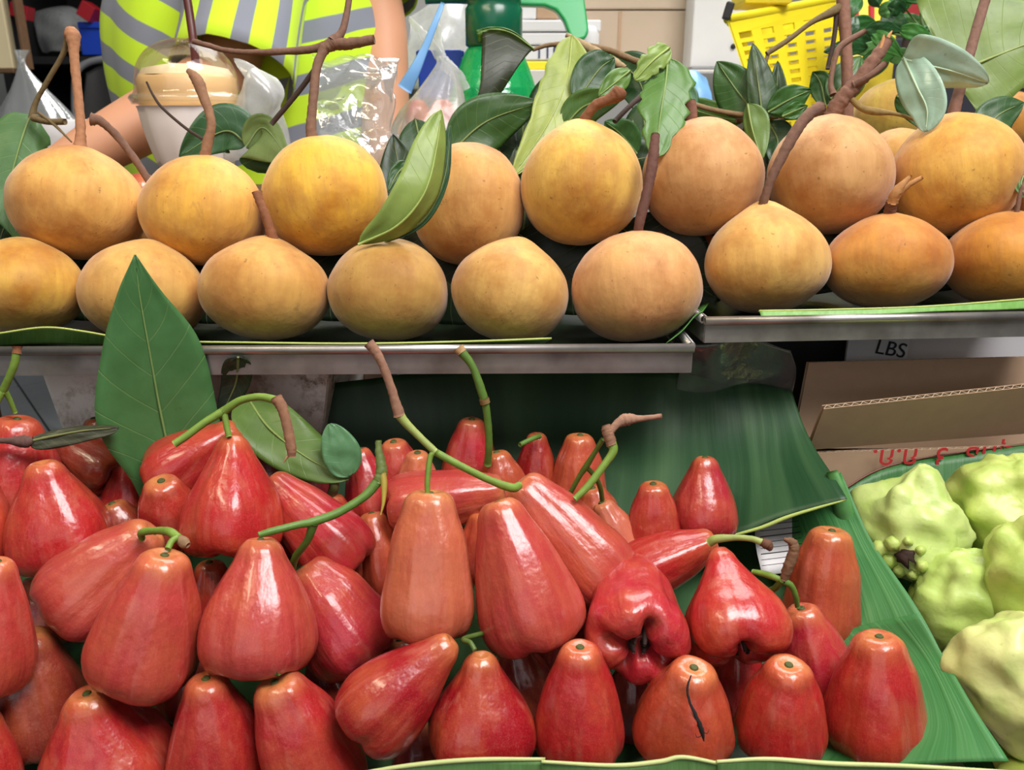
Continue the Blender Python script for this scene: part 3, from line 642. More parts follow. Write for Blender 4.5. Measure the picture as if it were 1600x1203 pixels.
APC = dict(R=lin(186, 38, 40), P=lin(194, 70, 62), O=lin(190, 78, 50), D=lin(158, 16, 28), Y=lin(208, 128, 88), B=lin(140, 52, 36), C=lin(186, 38, 52), M=lin(122, 34, 38), T=lin(206, 112, 76))
AP = {}
def apple(key, sx, sy, bx, by, wpx, d, tilt, c, neck, label, scar=True, spin=None, hollow=0.3):
    pl = math.hypot(sx-bx, sy-by); Wd = m_(wpx, d); tr = math.radians(tilt)
    proj = m_(pl, d)
    L = max((proj-0.45*Wd*abs(math.sin(tr)))/math.cos(tr), 0.95*Wd)
    L = min(L, 1.75*Wd)
    d2 = ((sx-bx)*RT-(sy-by)*UP)/pl
    D = (d2*math.cos(tr)-FW*math.sin(tr)).normalized()
    seed = sum(ord(q)*(i+3) for i, q in enumerate(key))
    V, F, uv = apple_geo(L, Wd, seed, neck, hollow)
    me = bpy.data.meshes.new('rose_apple'); me.from_pydata(V, [], F); me.polygons.foreach_set('use_smooth', [True]*len(me.polygons))
    ul = me.uv_layers.new(name='UVMap')
    for lp in me.loops: ul.data[lp.index].uv = uv[lp.vertex_index]
    me.materials.append(MA['apple'])
    o = bpy.data.objects.new('rose_apple', me); COL.objects.link(o)
    q = Vector((0, 0, 1)).rotation_difference(D)
    rot = (q @ Quaternion((0, 0, 1), spin if spin is not None else seed*1.7)).to_matrix().to_4x4()
    rot.translation = P((sx+bx)/2, (sy+by)/2, d); o.matrix_basis = rot
    col = APC[c]; rnd = random.Random(seed); o.color = tuple(min(1, v*rnd.uniform(.92, 1.08)) for v in col[:3])+(1,)
    tag(o, label, 'rose apple', 'rose apples heaped on banana leaves'); AP[key] = o
    ax = (rot.to_3x3() @ Vector((0, 0, 1)))
    if scar:
        V, F = lathe_geo([(0.0001, 0.0010), (0.0016, 0.0018), (0.0024, 0.0010), (0.0028, -0.003)], rot @ Vector((0, 0, 0.472*L)), 12, axis=ax)
        build('stem_scar', V, F, MA['scar'], o)
    parts = []
    for kx in range(4):
        a_ = kx*math.pi/2+0.4; p0 = Vector((math.cos(a_)*0.24*Wd/2, math.sin(a_)*0.24*Wd/2, (-0.5+0.20)*L)); p1 = Vector((math.cos(a_)*0.13*Wd/2, math.sin(a_)*0.13*Wd/2, (-0.5+0.05)*L))
        parts.append(tube_geo([rot @ p0, rot @ p1], [0.12*Wd/2, 0.03*Wd/2], 4, 6))
    V, F = merge(parts); build('calyx', V, F, MA['calyx'], o)
    return o
A_ = apple
A_('1', 36, 645, 14, 812, 152, .575, 10, 'R', .52, 'red rose apple with a green forked stem at the far left back')
A_('2', 74, 712, 92, 888, 158, .535, 12, 'R', .42, 'plump red rose apple with a knobbly pinched top, left side', scar=False)
A_('3', 2, 868, -34, 1085, 140, .45, 5, 'P', .5, 'glossy pink rose apple cut by the left edge, middle height')
A_('4', -28, 735, -40, 895, 112, .53, 5, 'R', .5, 'red rose apple sliver at the left edge above the glossy one')
A_('5', 54, 974, 60, 1180, 152, .49, 12, 'B', .55, 'shaded brown-red rose apple with a pale green scar, lower left')
A_('6', -22, 1105, -40, 1265, 122, .455, 5, 'R', .5, 'red rose apple in the bottom left corner')
A_('7', 240, 828, 95, 958, 152, .505, -5, 'P', .55, 'rosy rose apple lying on its side with a green peduncle, left')
A_('8', 266, 855, 208, 1078, 172, .465, 8, 'P', .55, 'large ribbed pink-red rose apple atop the left front pile')
A_('9', 150, 1062, 166, 1262, 206, .468, 18, 'R', .40, 'broad red rose apple with a wrinkled yellow neck, bottom left')
A_('10', 330, 1040, 338, 1248, 156, .468, 14, 'R', .50, 'tall red rose apple in the front row, second from the left')
A_('11', 432, 1044, 512, 1268, 160, .468, 14, 'R', .58, 'leaning red rose apple with a square highlight, bottom front')
A_('12', 405, 838, 408, 1048, 180, .478, -4, 'P', .42, 'pear shaped pink rose apple with ribbed glossy skin, left centre')
A_('13', 360, 676, 367, 868, 150, .525, -6, 'R', .38, 'red bell rose apple hanging from the arched green stem')
A_('14', 375, 668, 250, 765, 118, .575, -4, 'R', .5, 'red rose apple lying behind the bell shaped one')
A_('15', 264, 735, 262, 858, 102, .542, 30, 'R', .6, 'short red rose apple with a round yellow stem scar')
A_('16', 418, 748, 556, 888, 116, .545, 0, 'C', .55, 'pink rose apple lying aslant behind the green twig')
A_('17', 472, 884, 575, 1030, 150, .52, 0, 'C', .62, 'red rose apple leaning in the shade under the green twig')
A_('18', 672, 766, 667, 994, 152, .49, 0, 'T', .62, 'upright peach-topped rose apple hanging from the long stem')
A_('19', 775, 780, 850, 1008, 158, .485, -4, 'P', .52, 'long ribbed rose apple with white streak highlights, centre')
A_('20', 808, 752, 962, 926, 138, .525, -2, 'P', .60, 'long pink rose apple lying aslant on the centre pile')
A_('21', 800, 765, 598, 795, 104, .572, 0, 'P', .62, 'orange-pink rose apple lying sideways behind the upright one')
A_('22', 580, 800, 606, 935, 84, .575, 0, 'O', .6, 'narrow orange rose apple squeezed left of the upright one')
A_('23', 616, 682, 626, 775, 78, .61, 20, 'P', .6, 'small rose apple with a yellow-green top, back row centre')
A_('24', 654, 700, 652, 790, 68, .595, 20, 'Y', .6, 'small peach rose apple in front of the yellow-green topped one')
A_('25', 738, 648, 732, 765, 88, .628, 14, 'C', .55, 'slim red rose apple with a lime tip, beside the tall green stem')
A_('26', 775, 702, 795, 800, 82, .60, 8, 'O', .58, 'orange rose apple behind the tall green stem')
A_('27', 838, 673, 838, 780, 70, .62, 10, 'D', .52, 'dark crimson rose apple with a short green stem, back row', scar=False)
A_('28', 906, 674, 902, 800, 88, .612, 10, 'O', .60, 'orange-peach rose apple right of the dark crimson one')
A_('29', 925, 760, 945, 840, 74, .592, 5, 'O', .6, 'orange rose apple partly hidden beneath the forked stem')
A_('30', 938, 782, 985, 880, 74, .575, 5, 'Y', .55, 'pale peach rose apple under the forked stem')
A_('31', 1018, 748, 1024, 862, 90, .575, 14, 'R', .60, 'bright scarlet rose apple in front of the back banana leaf')
A_('32', 1100, 710, 1101, 842, 106, .588, 6, 'C', .42, 'wine-red pear shaped rose apple at the right back')
A_('33', 1118, 842, 975, 905, 96, .545, 0, 'R', .55, 'red-orange rose apple lying sideways behind the hollow one', scar=False)
A_('34', 1000, 838, 1010, 910, 60, .585, 15, 'Y', .6, 'tiny yellow tip of a rose apple above the sideways one')
A_('35', 1004, 880, 980, 1022, 152, .495, -66, 'C', .66, 'red rose apple turning its deep hollow base to the viewer', spin=0.35, hollow=1.5)
A_('36', 1132, 847, 1150, 1034, 160, .495, -30, 'R', .30, 'red bell rose apple with a split at its base, right', spin=0.0, scar=False, hollow=1.5)
A_('37', 1296, 820, 1280, 1005, 116, .545, 8, 'O', .66, 'tall orange rose apple standing against the banana leaf')
A_('38', 1245, 940, 1292, 1095, 122, .512, 10, 'C', .52, 'rosy rose apple with a curved green stem, right')
A_('39', 1366, 980, 1374, 1186, 152, .472, 10, 'R', .58, 'rightmost rose apple of the front row, smooth and broad')
A_('40', 1222, 1014, 1224, 1194, 140, .462, 22, 'R', .58, 'front rose apple with a round green scar, second from the right')
A_('41', 1078, 1014, 1066, 1200, 160, .458, 24, 'O', .52, 'front rose apple marked by a black dry rootlet')
A_('42', 904, 990, 905, 1202, 146, .46, 16, 'R', .52, 'tall front rose apple with a pale green dimple, bottom centre')
A_('43', 752, 1012, 753, 1194, 170, .458, 8, 'D', .36, 'bright crimson bell rose apple with fine ribs, bottom centre', scar=False)
A_('44', 708, 1000, 560, 1140, 142, .456, 0, 'D', .42, 'crimson rose apple tipped on its side, bottom centre', scar=False)
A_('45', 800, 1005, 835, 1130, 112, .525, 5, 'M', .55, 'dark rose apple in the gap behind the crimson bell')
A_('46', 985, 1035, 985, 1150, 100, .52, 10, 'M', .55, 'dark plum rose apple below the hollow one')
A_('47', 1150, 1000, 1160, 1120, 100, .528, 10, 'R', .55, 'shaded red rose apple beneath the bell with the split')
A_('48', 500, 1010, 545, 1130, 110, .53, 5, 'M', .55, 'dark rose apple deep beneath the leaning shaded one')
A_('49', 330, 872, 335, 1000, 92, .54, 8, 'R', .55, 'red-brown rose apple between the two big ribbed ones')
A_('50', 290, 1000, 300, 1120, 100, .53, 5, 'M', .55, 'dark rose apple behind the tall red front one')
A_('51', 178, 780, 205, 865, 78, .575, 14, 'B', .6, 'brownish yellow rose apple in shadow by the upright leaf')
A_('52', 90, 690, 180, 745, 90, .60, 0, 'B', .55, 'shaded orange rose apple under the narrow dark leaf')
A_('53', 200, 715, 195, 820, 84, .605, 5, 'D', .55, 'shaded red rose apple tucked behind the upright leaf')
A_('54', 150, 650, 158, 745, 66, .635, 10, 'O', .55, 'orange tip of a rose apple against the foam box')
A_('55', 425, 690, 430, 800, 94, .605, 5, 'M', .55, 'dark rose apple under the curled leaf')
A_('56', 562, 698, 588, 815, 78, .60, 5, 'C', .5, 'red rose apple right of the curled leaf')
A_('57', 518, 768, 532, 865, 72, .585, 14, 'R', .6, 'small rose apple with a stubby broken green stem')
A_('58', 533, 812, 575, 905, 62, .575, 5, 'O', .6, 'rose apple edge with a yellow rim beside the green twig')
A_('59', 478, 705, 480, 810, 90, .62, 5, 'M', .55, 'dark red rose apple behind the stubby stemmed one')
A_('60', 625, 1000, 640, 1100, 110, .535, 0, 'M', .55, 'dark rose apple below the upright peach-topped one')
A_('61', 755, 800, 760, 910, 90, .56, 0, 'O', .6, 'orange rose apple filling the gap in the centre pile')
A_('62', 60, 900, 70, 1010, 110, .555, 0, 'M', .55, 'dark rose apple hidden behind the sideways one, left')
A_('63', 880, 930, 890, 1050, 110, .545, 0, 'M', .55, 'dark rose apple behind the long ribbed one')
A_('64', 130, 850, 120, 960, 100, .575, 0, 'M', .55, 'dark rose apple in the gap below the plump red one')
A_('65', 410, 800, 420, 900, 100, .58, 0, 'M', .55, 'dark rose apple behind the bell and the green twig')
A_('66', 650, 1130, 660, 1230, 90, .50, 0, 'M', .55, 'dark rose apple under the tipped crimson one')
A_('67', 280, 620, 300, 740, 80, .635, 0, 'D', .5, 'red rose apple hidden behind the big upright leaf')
GS = lin(126, 158, 60); GS2 = lin(98, 136, 52); YG = lin(162, 176, 92)
def astem(key, pts, r, c=GS, mat='gstem', name='stem', parent=None, knob=0.06, **k):
    return ptube(name, pts, r, MA[mat], parent or AP[key], color=c, knob=knob, seed=int(pts[0][0]), n=max(12, 7*len(pts)), **k)
# stems of the rose apples
a = astem('1', [(24, 645, .565), (14, 622, .56), (4, 612, .556), (-10, 636, .555)], [3.5, 4, 6, 6], GS)
astem('1', [(4, 612, .556), (14, 590, .553), (22, 570, .551), (26, 550, .55)], [6, 6, 6, 6], GS, parent=a)
astem('1', [(26, 552, .55), (27, 546, .55), (27, 541, .55)], [7, 6, 8], lin(140, 86, 54), 'bark', 'cut_end', parent=a)
a = astem('7', [(222, 842, .492), (222, 832, .488), (245, 829, .482), (265, 831, .476), (280, 842, .472)], [5, 6, 6, 7, 7], GS)
astem('7', [(280, 842, .472), (288, 848, .470), (294, 852, .469)], [7, 9, 5], lin(150, 118, 86), 'bark', 'torn_end', parent=a, )
astem('8', [(262, 858, .462), (268, 846, .466), (276, 840, .47)], [5, 5, 5], GS)
astem('9', [(150, 1068, .455), (147, 1056, .46), (146, 1046, .475)], [4, 4, 4], GS2)
a = astem('13', [(358, 682, .52), (354, 665, .52), (350, 642, .52)], [5, 5, 5], GS)
astem('13', [(350, 642, .52), (320, 660, .517), (290, 682, .514), (272, 694, .512)], [7, 6, 6, 6], GS, name='side_stem', parent=a)
astem('13', [(350, 642, .52), (375, 626, .518), (405, 620, .516), (432, 625, .514)], [7, 6, 6, 7], GS, name='side_stem', parent=a)
astem('13', [(432, 622, .514), (442, 640, .512), (450, 670, .511), (455, 700, .51), (456, 714, .51)], [10, 8, 8, 8, 6], lin(150, 104, 76), 'bark', 'woody_end', parent=a, knob=.2)
astem('13', [(455, 705, .51), (448, 715, .509), (442, 724, .509)], [3, 2, .8], lin(180, 140, 100), 'bark', 'splinter', parent=a)
a = astem('12', [(404, 836, .472), (425, 830, .475), (465, 820, .482), (490, 815, .488), (530, 800, .494), (570, 775, .50), (590, 752, .504)], [5, 6, 6, 7, 7, 7, 8], GS2)
astem('12', [(490, 817, .488), (480, 845, .492), (462, 870, .50), (456, 892, .508)], [8, 6, 6, 6], lin(84, 126, 44), name='side_stem', parent=a)
astem('12', [(590, 755, .504), (596, 735, .505), (592, 705, .506), (591, 688, .507)], [8, 9, 6, 5], lin(118, 136, 70), name='side_stem', parent=a, knob=.25)
astem('12', [(598, 738, .504), (600, 760, .502), (599, 785, .50), (595, 804, .499)], [6, 5, 3, 1], lin(182, 160, 64), name='dry_tip', parent=a)
a = astem('18', [(668, 776, .487), (668, 750, .487), (672, 715, .488), (680, 706, .489)], [4, 4.5, 4.5, 5], GS)
astem('18', [(680, 706, .489), (655, 682, .488), (635, 662, .487), (624, 648, .486)], [6, 6, 7, 8], YG, name='side_stem', parent=a)
astem('18', [(624, 650, .486), (614, 615, .484), (600, 575, .482), (586, 548, .481), (576, 536, .481)], [9, 7, 7, 8, 9], lin(160, 116, 92), 'bark', 'woody_stem', parent=a, knob=.15)
astem('18', [(680, 706, .489), (720, 728, .492), (765, 750, .497), (800, 762, .502), (812, 758, .507)], [6, 6, 6, 7, 6], GS, name='side_stem', parent=a)
a = astem('26', [(762, 726, .585), (764, 690, .575), (760, 640, .567), (752, 610, .563), (738, 572, .56), (718, 546, .558)], [6, 6, 6, 7, 6, 8], GS2)
astem('26', [(758, 630, .565), (756, 622, .564)], [8, 8], lin(140, 110, 60), 'bark', 'node', parent=a)
astem('26', [(722, 551, .558), (716, 543, .558)], [8, 9], lin(196, 156, 110), 'bark', 'cut_end', parent=a)
astem('27', [(843, 682, .602), (835, 684, .594), (812, 695, .585)], [4, 4, 4], GS2)
a = astem('20', [(898, 780, .51), (920, 758, .512), (945, 725, .514), (958, 705, .515), (955, 690, .516)], [5, 6, 6, 7, 8], GS)
astem('20', [(956, 696, .515), (950, 678, .516), (946, 664, .517)], [8, 9, 7], lin(150, 108, 82), 'bark', 'woody_end', parent=a, knob=.25)
astem('20', [(952, 678, .516), (965, 662, .517), (980, 655, .518), (1000, 654, .518), (1034, 650, .518)], [5, 7, 10, 5, 4], lin(170, 128, 104), 'bark', 'woody_end', parent=a, knob=.25)
astem('20', [(942, 686, .52), (930, 706, .527), (915, 730, .535), (905, 745, .54), (890, 772, .548)], [4, 4, 5, 4, 4], GS2, name='side_stem', parent=a)
astem('20', [(917, 730, .535), (930, 745, .54), (938, 762, .547), (941, 782, .556)], [4, 4, 4, 4], lin(90, 120, 48), name='side_stem', parent=a)
astem('57', [(518, 772, .578), (522, 760, .574), (520, 750, .572)], [7, 8, 7], lin(92, 104, 56))
a = astem('33', [(1108, 848, .515), (1120, 842, .512), (1150, 840, .508), (1175, 842, .505), (1192, 848, .503)], [7, 7, 5, 5, 6], YG)
astem('33', [(1190, 846, .503), (1200, 852, .502), (1204, 860, .502)], [7, 8, 3], lin(110, 70, 48), 'bark', 'torn_end', parent=a, knob=.3)
a = astem('38', [(1246, 948, .50), (1243, 930, .496), (1236, 915, .494), (1225, 908, .494)], [4, 4.5, 5, 6], GS2)
astem('38', [(1225, 908, .494), (1210, 902, .497), (1195, 897, .502), (1176, 893, .508)], [5, 5, 5, 4], GS, name='side_stem', parent=a)
astem('38', [(1222, 906, .494), (1212, 918, .50), (1205, 922, .504)], [6, 5, 5], lin(92, 120, 44), name='side_stem', parent=a)
astem('38', [(1224, 906, .494), (1232, 885, .492), (1240, 862, .491), (1238, 848, .491), (1224, 842, .491)], [6, 8, 8, 7, 2], lin(128, 90, 62), 'bark', 'torn_end', parent=a, knob=.35)
astem('43', [(742, 1016, .452), (735, 1004, .455), (725, 998, .462), (760, 988, .478)], [4, 4, 4, 4], lin(88, 116, 48))
astem('11', [(436, 1050, .452), (420, 1052, .454), (408, 1060, .46)], [6, 5, 4], lin(88, 116, 48))
rt = ptube('dry_rootlet', [(1080, 1055, .4325), (1074, 1075, .430), (1078, 1098, .4275), (1088, 1120, .426), (1096, 1140, .4255), (1100, 1158, .4265)], [0.8, 2, 2, 3.4, 4, 1], MA['root'], knob=.5, seg=7, n=30)
tag(rt, 'black dry rootlet stuck to a front rose apple', 'rootlet')
for p in ([(1092, 1130, .4252), (1084, 1120, .424), (1080, 1112, .4245)], [(1096, 1142, .425), (1104, 1146, .4255), (1108, 1140, .426)], [(1098, 1148, .4255), (1090, 1152, .425), (1086, 1146, .425)]):
    ptube('root_hair', p, [0.8, 0.7, 0.4], MA['root'], rt, seg=5)

# ---- guavas
def guava(cx, cy, wpx, hpx, d, c, label, seed, axis=(0, 0.2, 1), calyx=True, knobs=False):
    nu, nv = 40, 52; V = []; R = m_(wpx, d)/2; H = m_(hpx, d)/2; rnd = random.Random(seed); ph = rnd.random()*30
    for i in range(nu):
        a_ = math.pi*i/(nu-1); z = math.cos(a_); r = math.sin(a_)**0.9
        for j in range(nv):
            th = math.tau*j/nv; u = Vector((math.cos(th)*r, math.sin(th)*r, z))
            k = 1+0.26*noise.noise(u*1.15+Vector((ph, 0, 0)))+0.15*noise.noise(u*2.5+Vector((0, ph, 0)))+0.05*noise.noise(u*6+Vector((0, 0, ph)))+0.05*math.cos(5*th+ph)*r*(0.5+0.5*z)
            k *= 1-0.20*max(0, z)**2*r
            V.append(Vector((u.x*R*k, u.y*R*k, u.z*H*k)))
    me = bpy.data.meshes.new('guava'); me.from_pydata(V, [], grid_faces(nu, nv, True)); me.polygons.foreach_set('use_smooth', [True]*len(me.polygons)); me.materials.append(MA['guava'])
    o = bpy.data.objects.new('guava', me); COL.objects.link(o); o.color = c
    ax = (RT*axis[0]-FW*axis[1]+UP*axis[2]).normalized()
    M = Vector((0, 0, 1)).rotation_difference(ax).to_matrix().to_4x4(); M.translation = P(cx, cy, d); o.matrix_basis = M
    tag(o, label, 'guava', 'guavas on the right')
    return o, R, H, M
g1, R, H, M = guava(1426, 818, 164, 176, .575, lin(190, 206, 126), 'pale green guava showing its dark blossom end, left of the pile', 3)
gbv = BVHTree.FromPolygons([M @ v.co for v in g1.data.vertices], [tuple(p.vertices) for p in g1.data.polygons])
def on_guava(px, py):
    dr = (P(px, py, 1)-CAM).normalized(); h = gbv.ray_cast(CAM, dr)
    return h[0] if h[0] else gbv.find_nearest(P(px, py, .552))[0]
cp = on_guava(1416, 868)
build('blossom_end', *lathe_geo([(0.0001, .004), (.003, .0045), (.0055, .003), (.0065, -.004)], cp, 18, axis=(CAM-cp).normalized(), wob=.8), MA['calyx'], g1)
for k, (kx, ky, kr) in enumerate(((1376, 858, 15), (1396, 850, 13), (1388, 876, 15), (1404, 892, 11), (1426, 898, 9), (1440, 884, 10), (1438, 860, 9), (1418, 846, 8))):
    q = on_guava(kx, ky)
    V, F = lathe_geo([(0.0001, .006), (m_(kr, .55)*.6, .0048), (m_(kr, .55), -.001), (m_(kr, .55)*.9, -.008)], q, 14, axis=(CAM-q).normalized(), n=10, wob=.25, seed=k)
    s = build('blossom_knob', V, F, MA['guava'], g1); s.color = lin(176, 194, 104)
guava(1580, 790, 170, 176, .585, lin(190, 202, 112), 'yellow-green guava at the top right of the guavas', 11)
guava(1500, 936, 150, 160, .54, lin(176, 196, 108), 'knobbly green guava in the middle of the guavas', 21)
guava(1622, 890, 165, 190, .515, lin(188, 198, 108), 'yellow-green guava cut by the right edge, middle height', 33)
guava(1600, 1058, 205, 214, .478, lin(204, 206, 134), 'largest pale yellow guava in the right foreground', 44)
guava(1640, 1228, 170, 130, .47, lin(196, 206, 100), 'guava in the bottom right corner', 52)

# ================================================================== leaves
def leaf_geo(pts, wl, wr, al=0.0, ar=0.0, shape=0.8, power=0.75, rag=0.0, curl=0.0, seed=0, nu=30, nh=6, cut=0.0, pl=None, pr=None):
    C = catmull(pts, nu); V = []; uv = []
    if pl: PL = [max(0.0003, x) for x in cat1(pl, nu)]; PR = [max(0.0003, x) for x in cat1(pr, nu)]
    al, ar = math.radians(al), math.radians(ar)
    for i, p in enumerate(C):
        u = i/(nu-1); T = (C[min(i+1, nu-1)]-C[max(i-1, 0)]).normalized(); vd = (CAM-p).normalized()
        S = T.cross(vd).normalized(); N = S.cross(T).normalized()
        if N.dot(vd) < 0: N = -N
        wv = max(0.004, math.sin(math.pi*max(1e-4, min(0.9999, (u*(1-cut)))**shape)))**power
        for j in range(-nh, nh+1):
            f = abs(j)/nh; right = j > 0; wd = ((wr if right else wl)*wv if not pl else (PR if right else PL)[i])*f
            if rag and f > 0.4: wd *= 1-rag*max(0, noise.noise(Vector((u*9+seed, 3 if right else 0, seed)))+0.2)*((f-0.4)/0.6)
            a_ = ar if right else al; d = (S if right else -S)*math.cos(a_)+N*math.sin(a_)
            q = p+d*wd+N*(curl*wd*f*math.sin(u*7+seed))+N*0.0015*noise.noise(Vector((u*4, j*.5, seed)))
            V.append(q); uv.append((0.5+0.5*j/nh, u))
    return V, grid_faces(nu, 2*nh+1), uv, C
def leaf(name, pp, wl, wr, c, label=None, parent=None, group='santol leaves', mat='leaf', rib=1.0, flip=False, **k):
    dm = sum(p[2] for p in pp)/len(pp); pts = [P(*p) for p in pp]
    for q in ('pl', 'pr'):
        if q in k: k[q] = [m_(x, dm) for x in k[q]]
    V, F, uv, C = leaf_geo(pts, m_(wl, dm), m_(wr, dm), **k)
    # make the face toward the viewer the upper side unless flipped
    a_, b_, c_ = V[F[len(F)//2][0]], V[F[len(F)//2][1]], V[F[len(F)//2][2]]
    nrm = (b_-a_).cross(c_-a_)
    if (nrm.dot(CAM-a_) < 0) != flip: F = [tuple(reversed(f)) for f in F]
    o = build(name, V, F, [MA[mat], MA['leafb']], parent, uv=uv, solid=0.00045, color=c)
    if rib:
        off = [(CAM-q).normalized()*0.0004 for q in C]
        sel = list(range(0, int(len(C)*0.94), 3))
        tube('midrib', [C[i]+off[i] for i in sel], [0.0011*rib, 0.0008*rib, 0.0003*rib], MA['rib'], o, n=24, seg=6, color=tuple(0.68*x+0.32*y for x, y in zip(c, lin(170, 180, 100))))
    if label: tag(o, label, 'leaf', group)
    return o
G1 = lin(62, 110, 56); G2 = lin(46, 84, 40); G3 = lin(132, 150, 66); G4 = lin(88, 128, 62); G5 = lin(34, 62, 32); BGN = lin(74, 124, 86)
leaf('upright_leaf', [(262, 830, .60), (268, 740, .592), (250, 640, .577), (232, 540, .56), (218, 460, .548), (211, 398, .54)], 100, 92, lin(80, 128, 74), 'large upright green leaf standing among the rose apples', pl=[25, 60, 92, 66, 32, .3], pr=[25, 78, 84, 74, 33, .3], curl=.08, al=8, ar=8, group='loose leaves in the rose apples', rib=1.0)
o = leaf('curled_leaf', [(385, 618, .60), (420, 668, .585), (480, 715, .575), (545, 748, .572)], 48, 46, lin(96, 124, 58), 'curled yellow-green leaf behind the arched stem', shape=0.75, power=.6, al=-15, ar=20, curl=.25, group='loose leaves in the rose apples')
leaf('folded_tip', [(545, 745, .570), (528, 705, .567), (515, 662, .568)], 26, 34, lin(92, 140, 96), parent=o, shape=.8, power=.55, rib=0)
o = leaf('narrow_leaf', [(44, 690, .545), (80, 682, .547), (130, 673, .55), (185, 668, .555)], 14, 20, lin(64, 66, 48), 'narrow dark leaf seen edge-on above the left apples', shape=.8, power=.4, al=-50, ar=10, group='loose leaves in the rose apples')
ptube('leaf_stalk', [(-30, 690, .54), (10, 688, .542), (38, 690, .544), (52, 688, .546)], [5, 5, 10, 6], MA['bark'], o, color=lin(104, 74, 66), knob=.3)
leaf('dark_leaf', [(372, 558, .573), (368, 600, .59), (345, 650, .60)], 22, 24, lin(52, 66, 54), 'small dark leaf hanging in front of the long tray', shape=.6, power=.5, group='loose leaves in the rose apples')
leaf('dark_leaf', [(130, 700, .61), (145, 740, .60), (150, 770, .595)], 26, 26, G5, 'dark leaf in the shadow between the left rose apples', group='loose leaves in the rose apples')
leaf('santol_leaf', [(48, 178, .68), (30, 230, .675), (15, 300, .672), (28, 378, .67)], 46, 52, lin(86, 128, 74), 'wrinkled mid-green leaf at the far left edge', curl=.3, rag=.4, al=15, ar=-10, shape=.7, seed=3)
leaf('santol_leaf', [(60, 215, .70), (20, 320, .70), (-10, 400, .70)], 50, 46, G5, 'dark leaf behind the wrinkled leaf at the far left')
leaf('santol_leaf', [(386, 225, .715), (350, 205, .71), (280, 245, .70)], 34, 42, lin(58, 100, 62), 'green leaf behind the tea cup side of the yellow santol', curl=.15, seed=2)
leaf('santol_leaf', [(384, 230, .712), (412, 200, .71), (452, 250, .70)], 22, 70, lin(52, 98, 66), 'bluish green leaf between two yellow upper santols', curl=.15, seed=5)
leaf('folded_leaf', [(560, 382, .590), (622, 352, .584), (664, 300, .582), (682, 232, .588), (690, 172, .597)], 46, 40, lin(146, 168, 84), 'pale folded leaf draped over the upper santols', al=8, ar=-58, shape=1.0, power=.62, curl=.06, seed=7)
leaf('santol_leaf', [(600, 380, .600), (660, 345, .602), (694, 280, .604), (704, 196, .606)], 30, 8, lin(44, 84, 48), 'dark green leaf lying beneath the pale folded leaf', shape=1.0, power=.7, al=0, ar=0)
leaf('santol_leaf', [(640, 255, .70), (622, 270, .69), (606, 300, .68)], 14, 14, G2, 'small dark leaf beside the bright yellow santol')
tw = ptube('leafy_branch', [(832, 78, .775), (860, 70, .775), (900, 70, .772), (950, 78, .77), (985, 92, .765), (1030, 108, .76), (1060, 130, .755), (1068, 150, .75)], [3, 3.5, 5, 5, 5, 5, 5, 4], MA['bark'], color=lin(140, 112, 78), knob=.2, n=50)
tag(tw, 'brown leafy branch lying behind the middle santols', 'branch')
ptube('twig', [(885, 55, .77), (920, 75, .765), (960, 98, .762), (978, 105, .76)], [4, 7, 7, 3], MA['bark'], tw, color=lin(176, 150, 110), knob=.3)
ptube('twig', [(1030, 142, .74), (1090, 165, .735), (1150, 178, .73), (1215, 182, .73)], [5, 4, 4, 5], MA['bark'], tw, color=lin(146, 118, 84))
ptube('twig', [(1150, 188, .735), (1230, 184, .735), (1300, 178, .735)], [3.5, 4, 4], MA['bark'], tw, color=lin(128, 92, 62))
ptube('twig', [(1012, 142, .72), (985, 165, .70), (960, 190, .69)], [5, 4, 4], MA['bark'], tw, color=DB)
leaf('leaf', [(834, 76, .772), (800, 52, .768), (770, 46, .765), (745, 52, .763)], 1, 24, lin(84, 124, 40), parent=tw, pl=[1, 24, 24, 14], pr=[1, 4, 4, 4], al=-10, rib=.8)
fl = sheet('leaf_flap', [[(754, 47, .765), (795, 56, .768), (834, 78, .772)], [(752, 92, .757), (790, 90, .76), (826, 84, .768)], [(750, 132, .755), (776, 128, .757), (804, 112, .762)], [(741, 168, .757), (750, 178, .758), (764, 174, .76)]], [MA['leaf'], MA['leaf']], tw, nu=16, nv=14, wav=.002, color=lin(38, 46, 14))  # shade on the leaf's lower half is put into this dark colour
leaf('leaf', [(894, 56, .765), (886, 120, .75), (858, 190, .735), (800, 276, .715)], 38, 40, lin(162, 176, 88), parent=tw, shape=.82, power=.7, al=5, ar=10, rag=.15, seed=4)
leaf('leaf', [(900, 160, .74), (935, 110, .745), (960, 90, .75)], 34, 34, G2, parent=tw)
